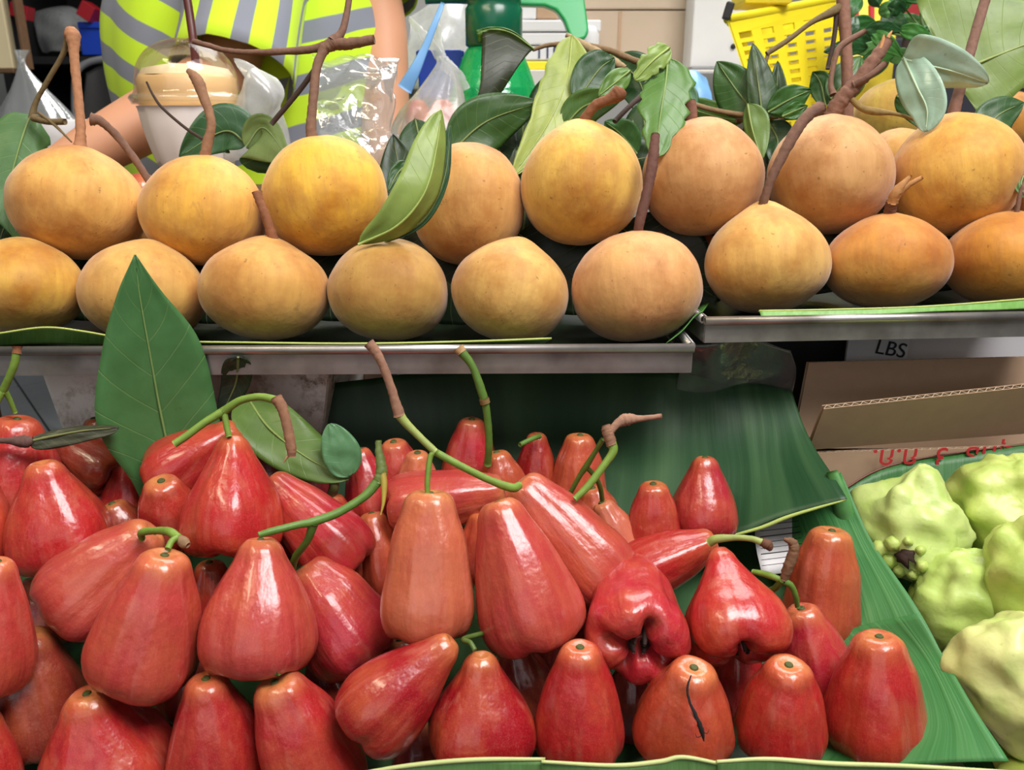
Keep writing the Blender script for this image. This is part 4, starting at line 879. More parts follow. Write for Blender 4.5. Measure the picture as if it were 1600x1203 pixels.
for i, (pp, wl, wr, c) in enumerate([
    ([(702, 240, .73), (760, 190, .735), (842, 160, .74)], 42, 46, lin(58, 92, 40)), ([(905, 100, .78), (915, 140, .775), (930, 190, .77)], 32, 32, lin(44, 82, 52)),
    ([(960, 90, .79), (1000, 130, .785), (1010, 190, .78)], 36, 36, lin(40, 76, 36)), ([(880, 200, .74), (915, 165, .735), (975, 150, .73)], 26, 30, lin(76, 112, 48)),
    ([(985, 110, .72), (960, 130, .715), (935, 150, .71)], 18, 18, lin(104, 140, 66)), ([(995, 240, .735), (970, 210, .73), (945, 190, .725)], 26, 26, lin(60, 108, 56)),
    ([(930, 260, .75), (990, 250, .75), (1040, 240, .75)], 40, 40, G5), ([(1060, 130, .76), (1070, 160, .755), (1060, 190, .75)], 22, 22, lin(70, 118, 78)),
    ([(880, 110, .80), (860, 180, .79), (850, 240, .78)], 40, 40, lin(40, 72, 32)), ([(1050, 160, .77), (1110, 180, .765), (1160, 190, .76)], 22, 24, lin(92, 134, 58)),
    ([(960, 80, .80), (940, 100, .79), (915, 130, .78)], 26, 30, lin(70, 120, 44))]):
    leaf('leaf', pp, wl, wr, c, parent=tw, curl=.12, seed=i)
rd = random.Random(11)
for i in range(16):
    x = 650+i*41+rd.uniform(-15, 15); y = rd.uniform(215, 270); q = rd.uniform(-40, 40)
    leaf('leaf', [(x, y-60, .775), (x+q*.4, y, .765), (x+q, y+70, .76)], 34, 36, lin(*rd.choice([(34, 60, 28), (42, 74, 34), (30, 54, 30)])), parent=tw, curl=.15, seed=i+50)
leaf('hanging_leaf', [(1044, 90, .655), (1040, 130, .648), (1032, 180, .64), (1024, 246, .632)], 50, 42, lin(98, 140, 66), 'jagged green leaf hanging over the peach-tan santol', rag=.55, shape=.75, power=.55, al=-8, ar=-8, seed=9)
leaf('leaf_flap', [(1046, 74, .652), (1020, 95, .648), (992, 125, .65)], 22, 20, lin(152, 178, 92), 'pale torn leaf flap above the jagged hanging leaf', rag=.4, power=.5, seed=12)
RB = tag(ptube('leafy_twig', [(1190, 180, .72), (1182, 150, .722), (1190, 120, .725), (1200, 84, .73)], [3, 3, 3, 3], MA['bark'], color=OLB), 'leafy twig upright before the yellow basket', 'branch')
for i, (pp, wl, wr, c, kw) in enumerate([
    ([(1180, 178, .725), (1150, 140, .73), (1120, 96, .735)], 36, 36, lin(56, 96, 42), {}), ([(1192, 190, .715), (1186, 140, .715), (1176, 68, .72)], 20, 30, lin(54, 82, 44), dict(ar=-20)),
    ([(1196, 180, .73), (1212, 150, .735), (1215, 95, .74)], 16, 18, lin(36, 66, 30), {}), ([(1200, 175, .705), (1235, 155, .70), (1268, 140, .70)], 22, 24, lin(54, 98, 38), {}),
    ([(1222, 182, .70), (1245, 172, .698), (1262, 165, .698)], 13, 13, lin(56, 106, 40), {}), ([(1168, 162, .69), (1175, 200, .685), (1190, 250, .68)], 28, 16, lin(104, 134, 66), dict(ar=-40)),
    ([(1200, 190, .72), (1215, 220, .715), (1210, 260, .71)], 26, 26, lin(40, 76, 34), {}), ([(1290, 165, .72), (1282, 130, .72), (1270, 112, .72)], 18, 18, lin(56, 100, 46), {}),
    ([(1298, 155, .715), (1325, 120, .715), (1345, 88, .72)], 28, 30, lin(70, 112, 50), {}), ([(1240, 200, .74), (1250, 230, .735), (1240, 270, .73)], 34, 34, G5, {}), ([(1170, 240, .745), (1190, 210, .75), (1200, 180, .75)], 30, 34, lin(36, 66, 30), {})]):
    leaf('leaf', pp, wl, wr, c, parent=RB, curl=.1, seed=i+20, **kw)
o = leaf('silvery_leaf', [(1410, 92, .655), (1440, 100, .645), (1490, 112, .642), (1544, 130, .65)], 42, 34, lin(190, 216, 198), 'silvery bent leaf above the golden santol, upper right', mat='leafs', shape=.62, power=.55, al=15, ar=-12, curl=.1, seed=31)
leaf('folded_lobe', [(1412, 90, .654), (1432, 135, .642), (1448, 170, .638), (1446, 206, .64)], 34, 30, lin(180, 210, 190), parent=o, mat='leafs', shape=.75, power=.5, al=12, ar=-18, seed=33)
leaf('broad_leaf', [(1490, 118, .76), (1530, 98, .755), (1580, 78, .75), (1680, 40, .745)], 150, 85, lin(126, 150, 74), 'broad yellow-green leaf at the upper right edge', shape=.45, power=.5, al=-15, ar=12, seed=36, rib=1.6)
leaf('santol_leaf', [(1400, 150, .70), (1425, 165, .70), (1440, 200, .70)], 22, 22, lin(58, 100, 54), 'small green leaf beneath the silvery leaf')
leaf('santol_leaf', [(1530, 215, .73), (1560, 180, .735), (1600, 160, .74)], 30, 30, lin(62, 96, 56), 'green leaf behind the golden santol at the right')
leaf('santol_leaf', [(1606, 264, .625), (1596, 285, .622), (1602, 310, .62)], 12, 12, lin(110, 150, 90), 'small pale leaf at the right edge beside the golden santol', rib=.6)
leaf('santol_leaf', [(880, 385, .72), (850, 400, .73), (800, 385, .74)], 34, 30, lin(34, 60, 30), 'dark leaf in the gap between tan and yellow santols')

for i, (x, y, lab) in enumerate(((130, 420, 'leaf added as gap shade behind the two leftmost front santols'), (320, 425, 'leaf added as gap shade left of the specked santol'), (512, 420, 'leaf added as gap shade right of the specked santol'), (700, 425, 'leaf added as gap shade right of the olive santol'), (890, 410, 'leaf added as gap shade left of the large peach santol'), (1050, 400, 'leaf added as gap shade right of the large peach santol'), (1240, 380, 'leaf added as shade in the first gap of the right tray'), (1440, 375, 'leaf added as shade in the last gap of the right tray'))):  # leaves added to blacken the gaps; their dark green holds the shade
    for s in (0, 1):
        leaf('gap_shade_leaf', [(x-80+s*70, y-45+20*s, .700+s*.012), (x-10+s*30, y+10, .690+s*.012), (x+75-s*20, y+70, .685+s*.012)], 75, 75, lin(*((24, 40, 20) if s else (28, 46, 24))), lab+(', rear one' if s else ', front one'), group='dark leaves added as shade between santols', seed=i*2+s, curl=.06, rib=.5)

for i, (x, y, lab) in enumerate(((812, 320, 'added dark leaf upright in the gap between tan and yellow upper santols'), (620, 300, 'added dark leaf upright behind the bright yellow santol'), (1200, 300, 'added dark leaf upright behind the gap of the two tan santols'))):  # more leaves added to darken bright gaps in the upper row
    leaf('gap_shade_leaf', [(x, y+80, .715), (x+8, y, .72), (x-6, y-90, .73)], 42, 42, lin(34, 58, 30), lab, group='dark leaves added as shade between santols', seed=i+90, curl=.08)

# ================================================================== the vendor
PX0 = P(392, 120, 1.17).x; PYV = P(392, 120, 1.17).y
def skin_body():
    vs = []; ed = []; rad = []
    def v(p, r, par=None):
        vs.append(Vector(p)); rad.append(r if isinstance(r, tuple) else (r, r))
        if par is not None: ed.append((par, len(vs)-1))
        return len(vs)-1
    x0, y0 = PX0, PYV+0.02
    pel = v((x0, y0, .92), (.15, .10)); sp1 = v((x0, y0, 1.06), (.145, .09), pel); sp2 = v((x0, y0, 1.22), (.15, .095), sp1); ch = v((x0, y0+.01, 1.34), (.13, .09), sp2)
    nk = v((x0, y0, 1.44), .05, ch); hd1 = v((x0, y0-.01, 1.52), (.066, .075), nk); hd2 = v((x0, y0-.005, 1.60), (.078, .092), hd1); v((x0, y0+.01, 1.67), (.055, .065), hd2)
    v((x0, y0-.105, 1.555), (.011, .013), hd2)      # nose
    for s in (-1, 1): v((x0+s*.082, y0+.01, 1.56), (.010, .020), hd2)   # ears
    def hand(wr, fwd, side, up):
        fwd, side, up = fwd.normalized(), side.normalized(), up.normalized(); p = vs[wr]
        palm = v(p+fwd*.045, (.030, .016), wr)
        k = v(p+fwd*.075, (.030, .013), palm)
        for i, (o, l) in enumerate(((-.027, .058), (-.009, .07), (.010, .066), (.028, .05))):
            a = v(p+fwd*.085+side*o, .0095, k); b = v(p+fwd*(.085+l*.55)+side*o*1.1-up*.008, .0085, a); v(p+fwd*(.085+l)+side*o*1.1-up*.026, .007, b)
        t = v(p+fwd*.04+side*-.036, .011, palm); v(p+fwd*.075+side*-.052-up*.006, .009, t)
    # arm hanging on the image right
    s = v((x0+.165, y0, 1.375), .052, ch); e0 = v(P(592, 20, 1.16), .043, s); e = v(P(603, 190, 1.15), .036, e0); f = v(P(600, 300, 1.12), .034, e); wr = v(P(588, 430, 1.07), .024, f)
    hand(wr, vs[wr]-vs[f], Vector((1, 0.2, 0)), Vector((0, -1, .2)))
    # arm reaching forward on the image left
    s = v((x0-.12, y0-.03, 1.375), .052, ch); e0 = v(P(386, 0, 1.06), .045, s); e = v(P(352, 118, 1.02), .042, e0); f = v(P(200, 205, .96), .037, e); wr = v(P(80, 268, .93), .026, f)
    hand(wr, vs[wr]-vs[f], Vector((0, 1, .3)), Vector((0, 0, 1)))
    for sx in (-1, 1):
        h = v((x0+sx*.085, y0, .84), .078, pel); kn = v((x0+sx*.095, y0-.01, .47), .055, h); an = v((x0+sx*.1, y0+.01, .09), .038, kn); v((x0+sx*.105, y0-.11, .035), (.04, .028), an)
    me = bpy.data.meshes.new('body'); me.from_pydata(vs, ed, []); me.update()
    o = bpy.data.objects.new('body', me); COL.objects.link(o)
    m = o.modifiers.new('skin', 'SKIN'); m.use_smooth_shade = True; m.branch_smoothing = 0.6
    for i, r in enumerate(rad): me.skin_vertices[0].data[i].radius = r
    me.skin_vertices[0].data[0].use_root = True
    ss = o.modifiers.new('sub', 'SUBSURF'); ss.levels = 2; ss.render_levels = 2
    dg = bpy.context.evaluated_depsgraph_get(); m2 = bpy.data.meshes.new_from_object(o.evaluated_get(dg)); bpy.data.objects.remove(o)
    V = [q.co.copy() for q in m2.vertices]; F = [tuple(p.vertices) for p in m2.polygons]; return V, F
person = empty('person', (PX0, PYV, 0), 'person in a lime and grey striped shirt standing behind the stall', 'person')
V, F = skin_body(); build('body', V, F, MA['skin'], person)
# shirt: torso loft and two sleeves in one mesh; uv.y counts stripes
parts = []; UVS = []
def shirt_torso():
    nu, nv = 40, 72; V = []; uv = []
    for i in range(nu):
        t = i/(nu-1); z = .86+t*.545
        rx = [0.205, 0.20, 0.198, 0.20, 0.205, 0.19, 0.12]; ry = [.135, .13, .125, .128, .13, .11, .07]
        a = cat1(rx, nu)[i]; b = cat1(ry, nu)[i]
        for j in range(nv):
            th = math.tau*j/nv; x, y = math.cos(th), math.sin(th)
            f = 1+0.05*noise.noise(Vector((x*2.2, y*2.2, z*3)))+0.035*noise.noise(Vector((x*6, y*6, z*5+3)))
            V.append(Vector((PX0+x*a*f, PYV+.02+y*b*f, z))); uv.append((j/nv, (z+ (0.105*max(0, x+1.0) if x < -.15 else 0.0893-0.06*(x+.15)))/0.062))
    return V, grid_faces(nu, nv, True), uv
def sleeve(pts, radii, k):
    n, seg = 20, 30; C = catmull(pts, n); R = cat1(radii, n); V = []; uv = []
    for i, p in enumerate(C):
        t = (C[min(i+1, n-1)]-C[max(i-1, 0)]).normalized(); s = t.cross(Vector((0, 1, .2))).normalized(); b = t.cross(s)
        for j in range(seg):
            th = math.tau*j/seg; r = R[i]*(1+0.10*noise.noise(Vector((math.cos(th)*2, math.sin(th)*2, i*.15+k))))
            V.append(p+(s*math.cos(th)+b*math.sin(th))*r); uv.append((i/n, 5*abs(j/seg-.5)*2 if k == 1 else i/n*2.6))
    return V, grid_faces(n, seg, True), uv
SV = []; SF = []; SU = []
for V, F, uv in (shirt_torso(), sleeve([(PX0-.06, PYV-.02, 1.40), P(392, -60, 1.09), P(384, 0, 1.05), P(362, 120, 1.015)], [.07, .074, .074, .076], 1), sleeve([(PX0+.12, PYV+.02, 1.39), P(572, -50, 1.165), P(590, 5, 1.16)], [.066, .068, .062], 2)):
    o = len(SV); SV += V; SF += [tuple(i+o for i in f) for f in F]; SU += uv
build('shirt', SV, SF, MA['shirt'], person, uv=SU, solid=0.0015)
V = []; 
tr = []
for sx in (-1, 1):
    tr.append(tube_geo([(PX0+sx*.07, PYV+.02, .93), (PX0+sx*.09, PYV+.02, .82), (PX0+sx*.097, PYV+.01, .47), (PX0+sx*.10, PYV+.03, .10)], [.115, .10, .075, .065], 24, 20))
V, F = merge(tr); build('trousers', V, F, MA['trouser'], person)
V, F = lathe_geo([(0.0001, .105), (.05, .098), (.085, .06), (.092, .01), (.085, -.05)], (PX0, PYV+.04, 1.61), 24, n=20, wob=.06); build('hair', V, F, MA['hair'], person)
for s in (-1, 1):
    V, F = lathe_geo([(0.0001, .011), (.008, .008), (.011, 0), (.008, -.008), (.0001, -.011)], (PX0+s*.031, PYV-.068, 1.585), 14); build('eye', V, F, MA['eye'], person)
V, F = tube_geo([(PX0-.025, PYV-.072, 1.52), (PX0, PYV-.08, 1.518), (PX0+.025, PYV-.072, 1.52)], [.003, .006, .003], 10, 8); mo = build('mouth', V, F, MA['redpl'], person); mo['label'] = 'closed lips'

# ================================================================== tea cup and bags
d = .86; cbase = P(296, 330, d); cx, cy = P(296, 158, d).x, P(296, 158, d).y
up = lambda py: P(296, py, d).z
cup = empty('tea_cup', (cx, cy, up(300)), 'clear plastic cup of milk tea with a domed lid', 'cup')
r = lambda px: m_(px, d)
lathe('cup_wall', [(r(52), up(300)), (r(60), up(240)), (r(70), up(185)), (r(76), up(160)), (r(80), up(158))], (cx, cy, 0), MA['clear'], cup, seg=40, n=16)
lathe('tea', [(0.0001, up(298)), (r(50), up(298)), (r(58), up(240)), (r(68), up(185)), (r(74), up(150)), (r(73), up(124)), (r(69), up(118)), (.0001, up(118))], (cx, cy, 0), MA['tea'], cup, seg=40)
lathe('froth', [(r(69), up(119)), (r(62), up(108)), (r(30), up(102)), (.0001, up(104))], (cx, cy, 0), MA['foamtea'], cup, seg=40, wob=.08)
ld = lathe('dome_lid', [(r(84), up(163)), (r(86), up(152)), (r(79), up(144)), (r(77), up(128)), (r(72), up(106)), (r(60), up(86)), (r(42), up(72)), (r(20), up(64)), (r(8), up(62))], (cx, cy, 0), MA['clear'], cup, seg=48, n=26)
lathe('rim', [(r(84), up(160)), (r(88), up(154)), (r(84), up(148))], (cx, cy, 0), MA['film'], ld, seg=48, n=8)
lathe('paper_wrap', [(r(40), up(300)), (r(60), up(250)), (r(72), up(205)), (r(77), up(172)), (r(79), up(166))], (cx, cy, 0), MA['paper'], cup, seg=48, n=20, folds=.05)
st = tube('drinking_straw', [P(311, 150, d+.02), P(304, 80, d), P(296, 20, d-.005), P(286, -40, d-.01)], [r(6.5)], MA['maroon'], seg=12); tag(st, 'dark maroon drinking straw standing in the tea cup', 'straw')
wb = sheet('white_carrier_bag', [[(372, 100, .86), (395, 98, .85), (415, 110, .85), (436, 128, .86)], [(368, 140, .84), (392, 132, .83), (420, 140, .83), (442, 158, .85)], [(365, 185, .85), (395, 180, .835), (425, 188, .84), (450, 200, .86)], [(350, 260, .86), (390, 250, .85), (420, 250, .855), (440, 260, .87)]], MA['bag'], wav=.012, wsc=30, solid=.0003, seed=8); tag(wb, 'crumpled white carrier bag beside the tea cup', 'plastic bag')
cl = empty('cellophane_bag', P(560, 250, .86), 'crackly clear cellophane bag in front of the striped shirt', 'plastic bag')
sheet('front_film', [[(490, 88, .87), (520, 92, .865), (560, 90, .86), (590, 88, .86), (622, 96, .87)], [(492, 150, .855), (525, 150, .85), (565, 150, .85), (598, 150, .85), (612, 155, .86)], [(488, 215, .855), (525, 215, .85), (565, 215, .85), (600, 215, .855), (615, 220, .86)], [(485, 290, .86), (525, 290, .855), (565, 290, .855), (600, 290, .86), (618, 290, .865)]], MA['film'], cl, wav=.010, wsc=40, solid=.0002, nu=40, nv=50, seed=3)
sheet('back_film', [[(492, 92, .885), (555, 96, .89), (620, 98, .885)], [(492, 180, .885), (555, 180, .895), (612, 180, .885)], [(486, 290, .885), (555, 290, .89), (618, 290, .885)]], MA['film'], cl, wav=.010, wsc=40, solid=.0002, nu=30, nv=40, seed=13)

# knotted bag with red fruit
kb = empty('knotted_bag', P(690, 230, 1.05), 'white knotted plastic bag with red fruit showing through', 'plastic bag')
dk_ = 1.02; rr = lambda px: m_(px, dk_)
def bagloft(name, rows, parent, mat, seed, folds=.22):
    V = []; seg = 44
    pr = [(catmull([P(x, y, dk_) for x, y, _ in rows], 26)[i], cat1([q[2] for q in rows], 26)[i]) for i in range(26)]
    for i, (c, rad) in enumerate(pr):
        for j in range(seg):
            th = math.tau*j/seg; f = 1+folds*noise.noise(Vector((math.cos(th)*4+seed, math.sin(th)*4, i*.12)))
            V.append(c+Vector((math.cos(th)*rr(rad)*f, math.sin(th)*rr(rad)*f*.8, 0)))
    return build(name, V, grid_faces(26, seg, True), mat, parent)
bagloft('bag_body', [(672, 220, 44), (672, 205, 54), (678, 165, 46), (690, 125, 26), (695, 100, 12), (690, 88, 9)], kb, MA['bag'], 3)
ptube('handle', [(690, 92, 1.02), (675, 70, 1.02), (652, 45, 1.02), (640, 30, 1.03)], [10, 9, 8, 5], MA['bag'], kb, knob=.5, ell=.3)
ptube('handle', [(690, 92, 1.02), (684, 60, 1.02), (682, 25, 1.03)], [9, 8, 5], MA['bag'], kb, knob=.5, ell=.3)
ptube('handle', [(692, 98, 1.02), (712, 115, 1.02), (728, 140, 1.03)], [12, 12, 8], MA['bag'], kb, knob=.5, ell=.3)
for i, (x, y, s) in enumerate(((652, 178, 22), (692, 180, 24), (668, 198, 22))):
    c = P(x, y, 1.02); V, F = lathe_geo([(0.0001, rr(s)), (rr(s)*.5, rr(s)*.86), (rr(s)*.9, rr(s)*.2), (rr(s)*.85, -rr(s)*.6), (rr(s)*.4, -rr(s)*.95), (.0001, -rr(s)*.85)], c, 24, n=20, wob=.05)
    o = build('bagged_apple', V, F, MA['apple']); o.color = lin(206, 40, 56); tag(o, ['red fruit in the knotted bag, left one', 'red fruit in the knotted bag, right one', 'red fruit in the knotted bag, lowest one'][i], 'fruit', 'fruit in the knotted bag')
hb = sheet('hanging_white_bag', [[(640, 22, 1.45), (680, 12, 1.44), (720, 4, 1.44), (735, 0, 1.45)], [(636, 80, 1.44), (680, 75, 1.42), (715, 70, 1.42), (735, 70, 1.44)], [(640, 150, 1.45), (680, 150, 1.44), (715, 150, 1.44), (738, 150, 1.45)]], MA['bag'], wav=.02, wsc=12, solid=.0004, seed=6); tag(hb, 'large white plastic bag hanging behind the knotted bag', 'plastic bag')
bb = empty('blue_box', P(690, 170, 1.25), 'bright blue plastic box behind the knotted bag', 'box')
box('box_body', P(692, 118, 1.27), m_(66, 1.27), .1, m_(68, 1.27), MA['blue'], bb); box('box_rim', P(692, 88, 1.27), m_(72, 1.27), .11, m_(9, 1.27), MA['blue'], bb)
lb = ptube('blue_strap', [(692, 4, .98), (680, 35, .98), (664, 75, .985), (648, 110, .99), (632, 140, 1.0)], [3.5, 5, 6, 9, 12], MA['lblue'], ell=.2); tag(lb, 'pale blue plastic strap slanting before the knotted bag', 'strap')
ct = empty('back_counter', P(700, 300, 1.1), 'dark metal counter behind the santol trays', 'counter')
ctop = P(660, 222, 1.02)
box('counter_top', (0.385, ctop.y+.20, ctop.z-.014), 1.03, .48, .024, MA['grey'], ct)
for x in (-.10, .86):
    for y in (0, .40): box('leg', (x, ctop.y+y, ctop.z/2-.012), .03, .03, ctop.z-.024, MA['grey'], ct)

# ================================================================== green sprayer
ds = 1.13; sp_ = empty('spray_bottle', P(772, 240, ds), 'translucent green spray bottle with a dark green pump head', 'spray bottle')
sx, sy = P(772, 100, ds).x, P(772, 100, ds).y; uz = lambda py: P(772, py, ds).z; rs = lambda px: m_(px, ds)
bt = lathe('bottle_body', [(.0001, uz(219)), (rs(74), uz(219)), (rs(84), uz(212)), (rs(82), uz(195)), (rs(74), uz(165)), (rs(60), uz(120)), (rs(44), uz(80)), (rs(36), uz(74)), (rs(34), uz(60))], (sx, sy, 0), MA['gbottle'], sp_, seg=40, n=28)
lathe('water', [(0.0001, uz(217)), (rs(70), uz(217)), (rs(79), uz(210)), (rs(78), uz(190)), (.0001, uz(190))], (sx, sy, 0), MA['gbottle'], bt, seg=32)
lathe('collar', [(rs(38), uz(76)), (rs(44), uz(72)), (rs(44), uz(18)), (rs(40), uz(12)), (rs(42), uz(8)), (rs(44), uz(-20)), (.0001, uz(-40))], (sx, sy, 0), MA['dgreen'], sp_, seg=36)
tube('nozzle', [P(740, -6, ds), P(700, -6, ds), P(664, -4, ds)], [rs(12), rs(11), rs(10)], MA['dgreen'], sp_)
hp = [(800, -45), (905, -45), (912, 0), (919, 50), (914, 62), (896, 66), (889, 58), (880, 34), (868, 18), (850, 11), (812, 10), (800, 8)]
V = []; F = []
for off in (-.014, .014):
    for x, y in hp: V.append(P(x, y, ds)+Vector((0, off, 0)))
n = len(hp); F = [tuple(range(n)), tuple(reversed(range(n, 2*n)))]+[(i, i+n, (i+1) % n+n, (i+1) % n) for i in range(n)]
bevel(build('handle', V, F, MA['green'], sp_, smooth=False), .004, 3)

# ================================================================== background goods
def bgbox(name, x0, y0, x1, y1, Y, dep, mat, parent=None, rotz=0, bev=.003):
    a = PY(x0, y0, Y); b = PY(x1, y1, Y)
    return box(name, ((a.x+b.x)/2, Y+dep/2, (a.z+b.z)/2), abs(b.x-a.x), dep, abs(a.z-b.z), mat, parent, Matrix.Rotation(rotz, 3, 'Z') if rotz else None, bev)
# stack of lettered boxes on the shelf
shf = empty('goods_shelf', (PY(870, 200, 1.6).x, 1.7, 0), 'low shelf table carrying the cartons behind the stall', 'shelf')
zt = PY(860, 112, 1.6).z
box('shelf_board', (.52, 1.85, zt-.015), 1.57, .62, .03, MA['wall'], shf)
for x in (-.2, 1.26):
    for y in (1.58, 2.1): box('leg', (x, y, (zt-.03)/2), .04, .04, zt-.03, MA['grey'], shf)
for i, (y0, y1, nm, lab) in enumerate(((95, 110, 'yellow', 'yellow slab at the bottom of the white slab stack'), (72, 94, 'white', 'white slab printed with navy numerals'), (51, 70, 'white', 'white slab second from the top, behind the sprayer handle'), (31, 49, 'white', 'white slab topmost of its stack, behind the sprayer handle'))):
    o = bgbox('white_slab', 800-i*2, y0, 930+i*3, y1, 1.6, .2, MA[nm]); tag(o, lab, 'slab', 'stacked slabs behind the sprayer')
    if i == 1: text('lettering', '1155', MA['navy'], o, PY(862, 83, 1.597), (1, 0, 0), (0, 0, 1), .030)
o = bgbox('small_carton', 815, 8, 838, 30, 1.62, .1, MA['white']); tag(o, 'small white carton on top of the slab stack', 'carton')
o = bgbox('small_carton', 838, 8, 872, 30, 1.62, .1, MA['card']); tag(o, 'small brown carton on top of the slab stack', 'carton')
V, F = lathe_geo([(0.0001, .0), (.012, .0), (.014, .02), (.014, .04), (.008, .05), (.0001, .05)], PY(922, 60, 1.59)-Vector((0, 0, .03)), 16); o = build('white_knob_bottle', V, F, MA['white']); tag(o, 'small white bottle beside the sprayer handle', 'bottle')
bc = empty('beige_carton', (PY(1000, 108, 1.75).x, 1.8, zt), 'large beige carton stood behind the stall', 'carton')
bgbox('carton_lower', 896, 16, 1080, 110, 1.75, .3, MA['carton'], bc); bgbox('carton_lid', 893, -80, 1081, 14, 1.745, .31, MA['carton'], bc)
bgbox('carton_seam', 967, 17, 968.5, 109, 1.748, .01, MA['card'], bc, bev=0)
wp = empty('white_freezer', (PY(1120, 108, 1.7).x, 1.8, zt), 'white freezer panel beside the yellow basket', 'freezer')
bgbox('panel', 1090, -80, 1160, 106, 1.66, .08, MA['white'], wp); bgbox('ledge', 1080, 104, 1180, 114, 1.64, .10, MA['grey'], wp)
V, F = lathe_geo([(0.0001, .0), (.004, .001), (.005, .003), (.0001, .005)], PY(1145, 73, 1.659), 10, axis=Vector((0, -1, 0))); build('latch', V, F, MA['dark'], wp)
bs = sheet('blue_sack', [[(1066, 112, 1.2), (1085, 110, 1.19), (1104, 122, 1.2)], [(1064, 140, 1.18), (1088, 140, 1.17), (1110, 145, 1.18)], [(1062, 190, 1.18), (1088, 190, 1.17), (1112, 190, 1.18)]], MA['lblue'], wav=.006, wsc=30, solid=.001); tag(bs, 'pale blue printed sack in front of the freezer', 'sack')
ms = bgbox('pale_sack', 1060, 112, 1180, 240, 1.515, .015, MA['grey']); tag(ms, 'grey panel below the freezer ledge', 'panel')

# yellow basket with slotted sides
db = 1.15
bk = empty('yellow_basket', P(1265, 215, db), 'yellow slotted plastic basket with a dark clip', 'basket')
def slotwall(name, tl, tr, br, bl, cols, parent, rows_=13, th=.003):
    nrm = (tr-tl).cross(bl-tl).normalized(); parts = []
    def quad(u0, u1, v0, v1):
        f = lambda u, v: tl.lerp(tr, u).lerp(bl.lerp(br, u), v)
        V = [f(u0, v0), f(u1, v0), f(u1, v1), f(u0, v1)]; V = [p+nrm*th/2 for p in V]+[p-nrm*th/2 for p in V]
        parts.append((V, [(0, 1, 2, 3), (7, 6, 5, 4), (0, 4, 5, 1), (1, 5, 6, 2), (2, 6, 7, 3), (3, 7, 4, 0)]))
    quad(0, 1, 0, .12); quad(0, 1, .97, 1)
    for c in range(cols+1): u = c/cols; quad(max(0, u-.22/cols), min(1, u+.22/cols), .12, .97)
    for c in range(cols):
        for k in range(1, rows_):
            v_ = .12+.85*k/rows_; quad((c+.22)/cols, (c+.78)/cols, v_-.017, v_+.017)
    V, F = merge(parts); return build(name, V, F, MA['yellow'], parent, smooth=False)
tl, tr_, br_, bl_ = P(1137, 30, 1.12), P(1368, -14, 1.30), P(1345, 215, 1.28), P(1200, 222, 1.13)
bd = Vector((.05, .14, 0))
slotwall('front_side', tl, tr_, br_, bl_, 7, bk)
slotwall('left_side', tl+bd, tl, bl_, bl_+bd*.8, 6, bk); slotwall('back_side', tr_+bd, tl+bd, bl_+bd*.8, br_+bd*.8, 7, bk); slotwall('right_side', tr_, tr_+bd, br_+bd*.8, br_, 6, bk)
V = [bl_, br_, br_+bd*.8, bl_+bd*.8]; build('bottom', V, [(0, 1, 2, 3)], MA['yellow'], bk, smooth=False, solid=.003)
tube('rim', [tl, tr_], [.006], MA['yellow'], bk, n=8); tube('rim', [tl+bd, tl], [.006], MA['yellow'], bk, n=8); tube('rim', [tr_, tr_+bd], [.006], MA['yellow'], bk, n=8); tube('rim', [tr_+bd, tl+bd], [.006], MA['yellow'], bk, n=8)
cq = P(1138, 17, 1.11); box('clip', cq, m_(12, 1.11), .01, m_(26, 1.11), MA['dark'], bk, Matrix.Rotation(.25, 3, 'Y'))
V, F = box_geo(P(1190, -6, 1.19), .07, .08, .03); o = build('yellow_packet', V, F, MA['ysack'], smooth=False); bevel(o, .006); tag(o, 'yellow packet lying in the slotted basket', 'packet')
sk = sheet('yellow_sack', [[(1318, -30, 1.11), (1360, -34, 1.105), (1402, -30, 1.11)], [(1320, 80, 1.10), (1358, 80, 1.095), (1396, 80, 1.105)], [(1320, 200, 1.10), (1350, 205, 1.095), (1386, 205, 1.10)]], MA['ysack'], wav=.003, solid=.002); tag(sk, 'yellow sack printed with red strokes, right of the basket', 'sack')
for pp, rr_ in (([(1336, 12), (1338, 45)], 5), ([(1362, 5), (1362, 30)], 4), ([(1380, 5), (1384, 28)], 4), ([(1383, 30), (1380, 60)], 4), ([(1336, 68), (1345, 80), (1352, 95), (1344, 108)], 5), ([(1366, 80), (1372, 105)], 4), ([(1334, 112), (1356, 108)], 4)):
    ptube('red_stroke', [(x, y, 1.0935+.004*abs(x-1358)/40) for x, y in pp], [rr_], MA['red'], sk, ell=.25, seg=8)

# leafy plant and odds behind it
pl = tag(ptube('green_plant', [(1470, 150, 1.02), (1462, 80, 1.02), (1440, 30, 1.02), (1450, -30, 1.02)], [4, 3.5, 3, 2.5], MA['gstem'], color=lin(80, 110, 50)), 'leafy green plant behind the silvery leaf, upper right', 'plant')
rn = random.Random(5)
for i in range(44):
    x, y = rn.uniform(1335, 1525), rn.uniform(-22, 95); a = rn.uniform(0, math.tau); dd = rn.uniform(.97, 1.06); L = rn.uniform(24, 36)
    leaf('leaf', [(x, y, dd), (x+L*math.cos(a), y+.5*L*math.sin(a)+4, dd-.01), (x+2*L*math.cos(a), y+L*math.sin(a)+14, dd-.005)], 12, 13, lin(*rn.choice([(52, 108, 50), (74, 138, 62), (40, 86, 44), (98, 150, 84)])), parent=pl, rib=0, seed=i, curl=.02)
for i in range(9):
    x, y = rn.uniform(1350, 1520), rn.uniform(-10, 80); ptube('twig', [(1456, 70, 1.02), ((x+1456)/2, (y+60)/2, 1.02), (x, y, 1.01)], [2, 1.6, 1.2], MA['gstem'], pl, color=lin(90, 120, 60), seg=6)
